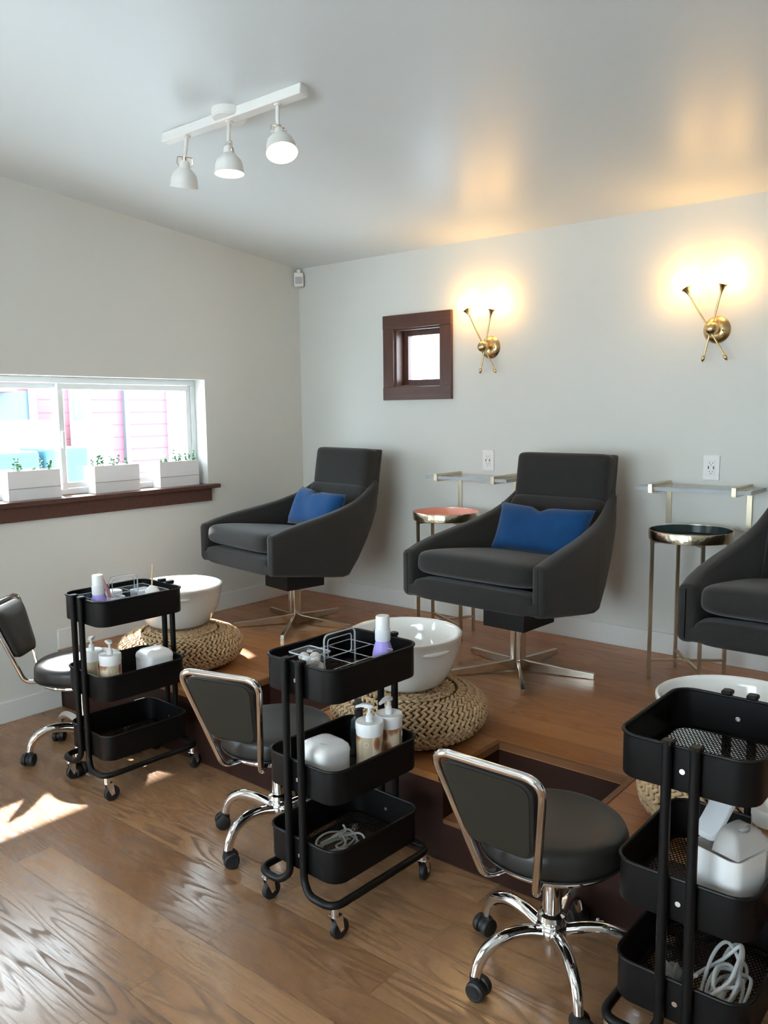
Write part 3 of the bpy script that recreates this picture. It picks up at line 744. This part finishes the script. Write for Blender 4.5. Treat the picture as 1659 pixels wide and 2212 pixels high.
dup(c2, (1.012, -2.058, 0), radians(-2.5), 'black three-tier cart nearest the window with nail brushes and a purple bottle on top')
dup(c2, (3.370, -2.058, 0), radians(0), 'nearest black three-tier cart with an empty mesh top tray, at the right edge')
T1, T2, T3 = .691, .394, .156        # tray floor heights
def on_cart(cx, cy, rz, x, y, z): return (cx+x*cos(rz)-y*sin(rz), cy+x*sin(rz)+y*cos(rz), z)
def K1(x, y, z): return on_cart(1.012, -2.058, radians(-2.5), x, y, z)
def K2(x, y, z): return on_cart(2.290, -2.135, radians(-2.5), x, y, z)
def K3(x, y, z): return on_cart(3.370, -2.058, 0, x, y, z)

# ================================================================== STOOLS
def make_stool(label, loc, rz, base):
    t = thing('swivel_stool', label, 'stool', loc, rz, 'black swivel stools with chrome-framed backrests')
    obj('seat', lathe(new(), [(0, .446), (.10, .445), (.155, .441), (.176, .436), (.187, .427), (.1925, .412), (.194, .385), (.189, .366), (.178, .360), (0, .360)], 64), M['vinylb'], t, ang=60)
    obj('seat_piping', tube(new(), [(.1925*cos(2*pi*k/64), .1925*sin(2*pi*k/64), .368) for k in range(64)], .0028, 6, closed=True), M['vinylb'], t)
    obj('seat_ring', tube(new(), [(.165*cos(2*pi*k/64), .165*sin(2*pi*k/64), .350) for k in range(64)], .0085, 10, closed=True), M['chrome'], t)
    bm = new(); box(bm, -.09, .09, -.016, .016, .335, .358); box(bm, -.016, .016, -.09, .09, .335, .358); obj('seat_plate', bm, M['rubber'], t)
    # backrest loop
    yb, yt, zb, zt = -.215, -.335, .355, .700
    P = [(-.045, -.14, .350), (-.072, yb-.005, .352), (-.150, yt, zt), (.150, yt, zt), (.072, yb-.005, .352), (.045, -.14, .350)]
    obj('backrest_frame', tube(new(), fillet(P, [0, .03, .055, .055, .03, 0], 8), .0105, 14), M['chrome'], t)
    # pad
    def padring(sc, off, zz0=.46, zz1=.688):
        pts = []
        base_ = [(-.128, zz1), (.128, zz1), (.088, zz0), (-.088, zz0)]
        c = Vector((0, (zz0+zz1)/2+.01, 0))
        f = fillet([(x, z, 0) for x, z in base_], [.045, .045, .035, .035], 6, closed=True)
        for p in f:
            q = c+(p-c)*sc; y = yb+(yt-yb)*((q.y-zb)/(zt-zb)); pts.append(Vector((q.x, y+off, q.y)))
        return pts
    loft(bm := new(), [padring(.90, -.013), padring(.985, -.010), padring(1.0, -.004), padring(1.0, .012), padring(.96, .024), padring(.84, .033), padring(.5, .039)])
    pd = obj('backrest_pad', bm, M['vinylb'], t, ang=60)
    bm = new(); loft(bm, [padring(.93, -.0152), padring(.93, -.0125)]); obj('pad_back_panel', bm, M['padback'], pd)
    # column
    obj('cup', lathe(new(), [(0, .338), (.045, .338), (.048, .318), (.036, .296), (.024, .290), (0, .290)], 32), M['rubber'], t)
    obj('gas_column', lathe(new(), [(0, .30), (.025, .30), (.025, .100), (.023, .060), (0, .060)], 32), M['chrome'], t)
    obj('hub', lathe(new(), [(.026, .176), (.036, .172), (.040, .160), (.034, .150), (.040, .144), (.043, .130), (.041, .108), (.034, .098), (.026, .096)], 36), M['chrome'], t)
    for k in range(5):
        a = radians(base+72*k)-rz; R = Matrix.Rotation(a, 4, 'Z')
        P = [R @ Vector(p) for p in ((.036, 0, .124), (.09, 0, .140), (.150, 0, .143), (.200, 0, .122), (.224, 0, .085), (.230, 0, .056))]
        sm = fillet(P, .06, 5)
        n = len(sm); lg = obj('leg', tube(new(), sm, [.0185-.005*i/(n-1) for i in range(n)], 14, sq=1.15), M['chrome'], t)
        sw = random.uniform(-1.2, 1.2); q = R @ Matrix.Translation((.231, 0, 0)) @ Matrix.Rotation(sw, 4, 'Z')
        bm = new()
        for s in (-1, 1):
            Ry = q @ Matrix.Translation((s*.0165, .010, .027)) @ Matrix.Rotation(pi/2, 4, 'Y')
            lathe(bm, [(0, -.011), (.020, -.011), (.0252, -.008), (.0272, 0), (.0252, .008), (.020, .011), (.016, .010), (.015, .012), (0, .012)], 24, mt=Ry)
        Ry = q @ Matrix.Translation((0, .010, .026)) @ Matrix.Rotation(pi/2, 4, 'Y')
        lathe(bm, [(0, -.005), (.022, -.005), (.022, .005), (0, .005)], 20, mt=Ry)
        cyl(bm, q @ Vector((0, -.001, .030)), q @ Vector((0, -.001, .060)), .0145, 16)
        obj('caster', bm, M['rubber'], lg)
    return t
make_stool('nearest black swivel stool, beside the empty-topped cart', (2.978, -2.078, 0), radians(0), 170)
make_stool('middle black swivel stool, behind the cart with the clear caddy', (1.895, -2.045, 0), radians(15), 196)
make_stool('far black swivel stool against the left wall under the window', (.655, -2.060, 0), radians(-52), 178)

# ================================================================== THINGS ON THE CARTS
def caddy(label, loc, rz, lx=.185, ly=.275, hz=.088):
    t = thing('acrylic_caddy', label, 'caddy', loc, rz, 'clear handled caddies on the carts'); w = .0022
    bm = new(); x, y = lx/2, ly/2
    box(bm, -x, x, -y, y, 0, w); box(bm, -x, x, -y, -y+w, w, hz); box(bm, -x, x, y-w, y, w, hz); box(bm, -x, -x+w, -y+w, y-w, w, hz); box(bm, x-w, x, -y+w, y-w, w, hz)
    box(bm, -x+w, x-w, -.035, -.035+w, w, hz-.004); box(bm, -x+w, x-w, .045, .045+w, w, hz-.004)
    obj('tub', bm, M['clear'], t, smooth=False)
    bm = new()
    tube(bm, fillet([(-x, -y, hz), (x, -y, hz), (x, y, hz), (-x, y, hz)], .004, 2, closed=True), .0013, 6, closed=True)
    tube(bm, [(-x, -.034, hz-.004), (x, -.034, hz-.004)], .0011, 6); tube(bm, [(-x, .046, hz-.004), (x, .046, hz-.004)], .0011, 6); tube(bm, [(0, -y, hz), (0, y, hz)], .0011, 6)
    obj('rim_edge', bm, M['edge'], t)
    bm = new(); P = [(0, -.065, .01), (0, -.065, .158), (0, .065, .158), (0, .065, .01)]
    tube(bm, fillet(P, .02, 6), .0028, 8)
    P = [(0, -.050, .088), (0, -.050, .143), (0, .050, .143), (0, .050, .088)]; tube(bm, fillet(P, .012, 5, closed=True), .0018, 8, closed=True)
    h = obj('handle', bm, M['edge'], t)
    bm = new(); box(bm, -.001, .001, -.064, -.051, .01, .15); box(bm, -.001, .001, .051, .064, .01, .15); box(bm, -.001, .001, -.051, .051, .01, .087); box(bm, -.001, .001, -.051, .051, .144, .156)
    obj('handle_panel', bm, M['clear'], t, smooth=False)
    return t
caddy('clear acrylic caddy in the top tray of the middle cart', K2(.020, -.03, T1+.0005), radians(-2.5))
caddy('clear acrylic caddy in the top tray of the cart nearest the window', K1(.0, .0, T1+.0005), radians(-2.5), .200, .300)

def purple_bottle(label, loc):
    t = thing('purple_bottle', label, 'bottle', loc, 0, 'purple liquid bottles with white caps'); t.scale = (1.18,)*3
    obj('bottle_body', lathe(new(), [(0, 0), (.026, 0), (.028, .004), (.028, .050), (.025, .066), (.020, .082), (.0175, .090), (0, .090)], 32), M['purple'], t)
    obj('collar', lathe(new(), [(0, .088), (.020, .088), (.0205, .092), (.0205, .116), (.0195, .119), (0, .119)], 32), M['cloudy'], t)
    obj('cap', lathe(new(), [(0, .119), (.0185, .119), (.0185, .150), (.017, .154), (0, .154)], 32), M['white'], t)
    return t
purple_bottle('purple liquid bottle with white cap standing in the clear caddy on the middle cart', K2(.060, .118, T1+.0028))
purple_bottle('purple liquid bottle with white cap on the cart nearest the window', K1(.030, -.128, T1+.0028))

def pump_bottle(label, loc, rz, hrot=0):
    t = thing('pump_bottle', label, 'bottle', loc, rz, 'white-capped almond pump bottles')
    obj('bottle_body', lathe(new(), [(0, 0), (.040, 0), (.042, .003), (.042, .120), (.041, .124), (0, .124)], 40), M['almond'], t)
    obj('neck_band', lathe(new(), [(0, .122), (.0415, .122), (.0422, .124), (.0422, .136), (.041, .137), (0, .137)], 40), M['white'], t)
    obj('lid', lathe(new(), [(0, .136), (.043, .136), (.0435, .139), (.0435, .160), (.042, .163), (.038, .161), (0, .161)], 40), M['white'], t)
    bm = new(); lathe(bm, [(0, .160), (.012, .160), (.012, .176), (.009, .180), (.0095, .186), (.005, .188), (.005, .208), (0, .208)], 20)
    R = Matrix.Rotation(hrot, 4, 'Z')
    rings = []
    for x, hw, z0, z1 in ((-.014, .006, .206, .212), (-.006, .011, .204, .216), (.008, .011, .205, .217), (.024, .008, .206, .215), (.044, .004, .200, .207)):
        rings.append([R @ Vector((x, w, z)) for w, z in ((hw, z0), (-hw, z0), (-hw*.8, z1), (hw*.8, z1))])
    loft(bm, rings); obj('pump', bm, M['white'], t, bevel=.0012)
    bm = new(); R0 = [(.0424*sin(.0+.17*cos(a)), -.0424*cos(.17*cos(a)), .100+.0075*sin(a)) for a in [2*pi*k/20 for k in range(20)]]
    tube(bm, R0, .0005, 4, closed=True); obj('ring_mark', bm, M['white'], t)
    return t
camd = radians(52)
pump_bottle('front almond pump bottle in the middle tray of the middle cart', K2(.060, .053, T2+.001), camd-.45, pi)
pump_bottle('rear almond pump bottle in the middle tray of the middle cart', K2(.062, .140, T2+.001), camd+1.1, pi*.85)
pump_bottle('front almond pump bottle in the middle tray of the cart nearest the window', K1(.062, -.110, T2+.001), camd+.3, pi*.55)
pump_bottle('rear almond pump bottle half hidden by the posts of the cart nearest the window', K1(-.045, -.130, T2+.001), camd+.1, pi*.4)

def sqring(hx, hy, r, z, sh=0): return [Vector((x, y+sh, z)) for x, y in rrect(hx, hy, r, 6)]
def lid_bin(label, loc, rz, open_=False, m='whitelid'):
    t = thing('lidded_bin', label, 'bin', loc, rz, 'small white lidded bins in the middle trays'); h = .061
    if open_: t.scale = (1, 1, 1.5)
    bm = new(); loft(bm, [sqring(h-.006, h-.006, .020, 0), sqring(h-.002, h-.002, .022, .004), sqring(h, h, .024, .02), sqring(h, h, .024, .098)], cap1=not open_)
    if open_: loft(bm, [sqring(h, h, .024, .098), sqring(h-.003, h-.003, .022, .098), sqring(h-.003, h-.003, .022, .012)], cap0=False)
    obj('body', bm, M['white'], t)
    if not open_:
        bm = new(); loft(bm, [sqring(h+.0015, h+.0015, .025, .097), sqring(h+.0015, h+.0015, .025, .104), sqring(h-.002, h-.002, .024, .116), sqring(h-.012, h-.012, .024, .126), sqring(h-.030, h-.030, .020, .132), sqring(.006, .006, .005, .134)])
        ld = obj('lid', bm, M[m], t, ang=60)
        P = []
        for k in range(25):
            a = pi+pi*k/24; x, y = .044*cos(a), .006+.040*sin(a); r_ = max(abs(x), abs(y)); z = .1338-.008*(r_/.045)**3
            P.append((x, y, z+.0001))
        obj('lid_seam', tube(new(), P, .0006, 5), M['shadow'], ld)
    else:
        # domed half lid and swung-up flap
        def half(y0, y1, n=14, m_=10):
            bm = new(); g = []
            for i in range(n+1):
                row = []
                for j in range(m_+1):
                    y = y0+(y1-y0)*j/m_; lim = h+.0015
                    x = -lim+2*lim*i/n; ex = max(abs(x), abs(y))/lim
                    z = .134-.030*ex**4; 
                    row.append(bm.verts.new((x, y, z)))
                g.append(row)
            for i in range(n):
                for j in range(m_): bm.faces.new((g[i][j], g[i+1][j], g[i+1][j+1], g[i][j+1]))
            return bm
        bm = half(.0, h+.0015); r = bmesh.ops.solidify(bm, geom=bm.faces[:], thickness=.0025)
        ld = obj('lid', bm, M['whitelid'], t, ang=60)
        bm = new(); tube(bm, [(.018*cos(a), .026+.014*sin(a), .1345) for a in [radians(20+v) for v in range(0, 141, 14)]], [.0008, .0025, .0038, .0045, .005, .005, .005, .0045, .0038, .0025, .0008], 8)
        obj('finger_slot', bm, M['shadow'], ld)
        bm = new(); g = []
        for i in range(15):
            row = []
            for j in range(11):
                u, v = -1+2*i/14, j/10; x = u*.050*(1-.25*max(0, v-.6)**2); row.append(bm.verts.new((x, -.004-.030*sin(v*.9)+.018*v*v*0, .128-.0+v*.0)))
            g.append(row)
        bm.free(); bm = new()
        P = rrect(.052, .028, .018, 6); R = Matrix.Translation((.050, -.029, .112)) @ Matrix.Rotation(radians(34), 4, 'Y') @ Matrix.Translation((-.052, 0, 0))
        lo = [R @ Vector((x, y, -.004)) for x, y in P]; hi = [R @ Vector((x*.94, y*.94, .006)) for x, y in P]
        loft(bm, [lo, [R @ Vector((x, y, .001)) for x, y in P], hi]); obj('swing_flap', bm, M['cloudy'], t, bevel=.002)
    return t
lid_bin('closed white lidded bin in the middle tray of the middle cart', K2(.004, -.088, T2+.001), radians(-6))
lid_bin('pearl pink-white lidded bin in the middle tray of the cart nearest the window', K1(.030, .110, T2+.001), radians(-4), m='whitelid')
lid_bin('white bin with its swing lid tipped open in the nearest cart', K3(.068, -.076, T2+.001), radians(-108), open_=True)

# clear box of cotton pads, pads, tips on the middle cart
t = thing('cotton_box', 'small clear box of cotton balls at the near end of the middle cart', 'box', K2(-.020, -.116, T1+.0032), radians(-2.5))
bm = new(); box(bm, -.046, .046, -.042, .042, 0, .104); obj('clear_box', bm, M['clear'], t, bevel=.006, seg=3)
bm = new(); tube(bm, fillet([(-.047, -.043, .105), (.047, -.043, .105), (.047, .043, .105), (-.047, .043, .105)], .010, 4, closed=True), .0022, 8, closed=True); ball(bm, (0, 0, .107), .009, 12, .5); obj('lid_edge', bm, M['edge'], t)
def cotton(label, loc, r, group='cotton balls in the clear box'):
    bm = new(); ball(bm, (0, 0, 0), r, 14)
    for v in bm.verts: v.co *= 1+random.uniform(-.09, .09)
    return tag(obj('cotton_ball', bm, M['cotton'], loc=loc, ang=80), label, 'cotton ball', group)
for (x, y, z) in ((-.044, -.137, .018), (-.010, -.137, .018), (.006, -.104, .018), (-.040, -.098, .018), (-.022, -.118, .045), (.006, -.134, .050), (-.046, -.134, .052), (-.040, -.096, .055), (.004, -.098, .056), (-.044, -.118, .082), (-.010, -.104, .086), (-.012, -.138, .083), (.006, -.120, .084)):
    cotton('white cotton ball inside the small clear box on the middle cart', K2(x, y, T1+z+.003), .0165)
t = tag(obj('folded_pad', box(new(), -.024, .024, -.020, .020, 0, .010), M['cotton'], bevel=.003, loc=K2(.075, -.058, T1+.0030)), 'flat square white pad in the clear caddy on the middle cart', 'pad')
t.rotation_euler = (0, 0, radians(12))
bm = new()
for k in range(7):
    a = random.uniform(0, pi); x, y = random.uniform(-.02, .02), random.uniform(-.02, .02); z = .006+.006*k/2
    d = Vector((cos(a), sin(a), .12))*.020; cyl(bm, Vector((x, y, z))-d, Vector((x, y, z))+d, .0035, 8)
tag(obj('nail_tips', bm, M['soil'] if 0 else M['planter'], loc=K2(.020, .000, T1+.003)), 'jumble of small pale nail tools in the clear caddy', 'tools', kind='stuff')
# black spray bottle behind the pump bottles
t = thing('spray_bottle', 'glossy black trigger spray bottle at the far end of the middle cart', 'bottle', K2(-.055, .125, T2+.001), radians(140))
obj('bottle_body', lathe(new(), [(0, 0), (.028, 0), (.030, .004), (.030, .090), (.026, .115), (.012, .130), (0, .130)], 28), M['teal'], t)
bm = new(); cyl(bm, (0, 0, .128), (0, 0, .150), .014, 16); loft(bm, [[Vector((x, w, z)) for w, z in ((hw, z0), (-hw, z0), (-hw, z1), (hw, z1))] for x, hw, z0, z1 in ((-.030, .008, .158, .172), (-.010, .012, .148, .178), (.020, .011, .150, .178), (.046, .007, .160, .172))]); obj('trigger_head', bm, M['matblack'], t, bevel=.002)
bm = new(); tube(bm, fillet([(.026, 0, .155), (.034, 0, .135), (.028, 0, .112)], .02, 4), .004, 8); obj('trigger', bm, M['matblack'], t)

# window cart contents
t = thing('brush_cup', 'clear cup of brushes behind the purple bottle, nearest-window cart', 'cup', K1(.030, -.050, T1+.0028)); t.scale = (1.25, 1.25, 1.35)
obj('cup', lathe(new(), [(0, 0), (.022, 0), (.026, .060), (.0245, .060), (.021, .003), (0, .003)], 28), M['cloudy'], t)
def brush(label, loc, ang, m, L=.15, r=.0035):
    t = thing('nail_brush', label, 'brush', loc, rot=ang, group='brushes in the clear cup')
    obj('handle', tube(new(), [(0, 0, .022), (0, 0, .05), (0, 0, L*.7), (0, 0, L)], [r*.9, r*1.25, r, r*.6], 10), m, t)
    obj('bristles', tube(new(), [(0, 0, 0), (0, 0, .010), (0, 0, .024)], [r*.5, r*1.1, r*.9], 10), M['matblack'], t)
brush('dusty pink brush leaning out of the clear cup to the left', K1(.036, -.052, T1+.008), (radians(12), radians(-16), 0), M['brushpink'], .165, .007)
brush('pale long-handled brush leaning in the clear cup', K1(.034, -.042, T1+.008), (radians(14), radians(-20), 0), M['stick'], .195)
brush('short dark brush in the clear cup', K1(.024, -.056, T1+.008), (radians(6), radians(-10), 0), M['matblack'], .120)
t = thing('lidded_jar', 'clear jar with flat white lid on the cart nearest the window', 'jar', K1(-.050, -.015, T1+.0028)); t.scale = (1.15, 1.15, 1.45)
obj('jar_body', lathe(new(), [(0, 0), (.026, 0), (.027, .004), (.027, .050), (0, .050)], 28), M['cloudy'], t); obj('lid', lathe(new(), [(0, .050), (.029, .050), (.029, .060), (.024, .063), (0, .063)], 28), M['white'], t)
t = thing('lidded_jar', 'clear square tub with bluish lid at the far end of the window cart', 'jar', K1(-.040, .110, T1+.0028)); t.scale = (1.2, 1.2, 1.5)
bm = new(); loft(bm, [sqring(.030, .030, .008, 0), sqring(.032, .032, .008, .05)]); obj('jar_body', bm, M['cloudy'], t); bm = new(); loft(bm, [sqring(.034, .034, .009, .050), sqring(.034, .034, .009, .058)]); obj('lid', bm, M['clear'], t)
t = thing('cotton_cup', 'frosted cup heaped with pinkish cotton near the far end of the window cart', 'cup', K1(.045, .105, T1+.0028)); t.scale = (1.1, 1.1, 1.35)
obj('cup', lathe(new(), [(0, 0), (.026, 0), (.031, .050), (.030, .050), (.025, .003), (0, .003)], 28), M['cloudy'], t)
cotton('large cotton wad heaped in the frosted cup on the window cart', K1(.045, .105, T1+.075), .029, 'cotton in the frosted cup')
tag(obj('wooden_stick', cyl(new(), (0, 0, 0), (.004, .012, .180), .003, 8, .0035), M['stick'], loc=K1(.040, .100, T1+.012)), 'birch wooden stick standing in the frosted cotton cup', 'stick')
def polish(label, loc, capm, bodym, h=.045):
    t = thing('polish_bottle', label, 'bottle', loc, 0, 'small nail polish bottles in the window cart')
    obj('bottle_body', lathe(new(), [(0, 0), (.0105, 0), (.012, .003), (.012, .022), (.006, .027), (0, .027)], 18), bodym, t)
    obj('cap', lathe(new(), [(0, .026), (.0065, .026), (.006, h), (.005, h+.002), (0, h+.002)], 16), capm, t)
polish('tall black-capped nail polish bottle, window cart', K1(.010, .000, T1+.0028), M['matblack'], M['matblack'], .062)
polish('dark nail polish bottle nearest the tray rim, window cart', K1(.055, -.020, T1+.0028), M['matblack'], M['teal'], .050)
polish('nail polish bottle with pink cap left of its twin, window cart', K1(.058, .010, T1+.0028), M['brushpink'], M['white'], .052)
polish('nail polish bottle with pink cap right of its twin, window cart', K1(.060, .034, T1+.0028), M['brushpink'], M['white'], .054)
polish('white-topped dark polish bottle at the right of the row, window cart', K1(.060, .058, T1+.0028), M['white'], M['teal'], .048)

# nearest cart: frosted containers and crumpled film
t = thing('frosted_tub', 'frosted plastic tub of paper behind the open bin in the nearest cart', 'tub', K3(.096, .052, T2+.001), radians(4))
bm = new(); loft(bm, [sqring(.038, .034, .012, 0), sqring(.043, .038, .014, .100), sqring(.0415, .0365, .013, .100), sqring(.036, .032, .011, .004)], cap1=True); obj('tub_body', bm, M['cloudy'], t)
bm = new(); loft(bm, [sqring(.033, .029, .010, .010), sqring(.036, .032, .010, .088)]); obj('paper_stack', bm, M['cotton'], t)
t = pump_bottle('almond pump bottle at the right edge of the photo in the nearest cart', K3(.098, .138, T2+.001), camd, pi*.6)

SCRAPS = ((2.945, -1.835, 'crumpled white scrap on the dark floor, left one of two by the nearest stool'), (3.00, -1.835, 'crumpled white scrap on the dark floor, right one of two by the nearest stool'))
def cable(name, label, loc, hx, hy, n, r, m, seed, zmax=.045):
    rnd = random.Random(seed); P = []; cx = cy = 0; a = 0
    for k in range(n*3):
        if k % 7 == 0: cx, cy, fr, ex = rnd.uniform(-.35, .35)*hx, rnd.uniform(-.35, .35)*hy, rnd.uniform(.35, .62), rnd.uniform(.5, 1)
        a += rnd.uniform(.75, 1.25)
        P.append(Vector((cx+hx*fr*cos(a)*ex, cy+hy*fr*sin(a)*1.05, r+zmax*(k/(n*3))*rnd.uniform(.2, 1)+.25*zmax*(1+sin(a+k*.3))*(k/(n*3)))))
    out = []
    for i in range(len(P)-3):          # catmull-rom
        p0, p1, p2, p3 = P[i:i+4]
        for q in range(9):
            t_ = q/9; out.append(.5*((2*p1)+(-p0+p2)*t_+(2*p0-5*p1+4*p2-p3)*t_*t_+(-p0+3*p1-3*p2+p3)*t_**3))
    for p in out: p.z = max(p.z, r+.0005)
    return tag(obj(name, tube(new(), out, r, 8), m, loc=loc), label, 'cable')
cable('cable_bundle', 'grey cable bundle in the bottom tray of the middle cart', K2(.010, -.060, T3+.001), .115, .120, 16, .0034, M['cable'], 5, .035)
cable('cable_bundle', 'pale looped cable in the bottom tray of the cart nearest the window', K1(.06, -.03, T3+.001), .070, .140, 7, .0028, M['wcable'], 9, .075)
cable('cable_bundle', 'pale tangled cables in the bottom tray of the nearest cart', K3(.070, -.045, T3+.001), .072, .150, 18, .0042, M['wcable'], 3, .10)
bm = new(); ball(bm, (0, 0, .02), .026, 12, 1.6)
for v in bm.verts: v.co *= 1+random.uniform(-.25, .2)
for v in bm.verts: v.co.z = max(v.co.z, .001)
tag(obj('plastic_wrap', bm, M['film'], smooth=False, loc=K3(-.045, -.085, T3+.001)), 'crumpled shiny plastic wrap seen between the posts of the nearest cart', 'wrap')
for x, y, lb in SCRAPS:
    bm = new(); ball(bm, (0, 0, .014), .016, 10, .8)
    for v in bm.verts:
        v.co *= 1+random.uniform(-.45, .45); v.co.z = max(v.co.z, .001)
    tag(obj('paper_scrap', bm, M['cotton'], smooth=False, loc=(x, y, 0)), lb, 'paper scrap', 'crumpled scraps on the floor by the nearest stool')

# ================================================================== ADDED WARM FILL LAMPS, unseen in the ceiling behind the camera
for k, (x, y) in enumerate(((4.9, -3.3), (3.1, -4.9))):
    z = ceilz(y); o = obj('trim_%d' % (k+2), lathe(new(), [(.075, -.012), (.095, -.010), (.098, .02), (.075, .02), (.075, -.012)], 32, c=(x, y, z)), M['plastic']); struct(o)  # ring of an added fill lamp, not a room trim
    obj('added_lamp_lens', lathe(new(), [(0, -.004), (.074, -.004), (.074, .0), (0, .0)], 32, c=(x, y, z)), M['added_lamp'], o)  # glowing disc added for warm light from above and behind

bpy.context.view_layer.update()
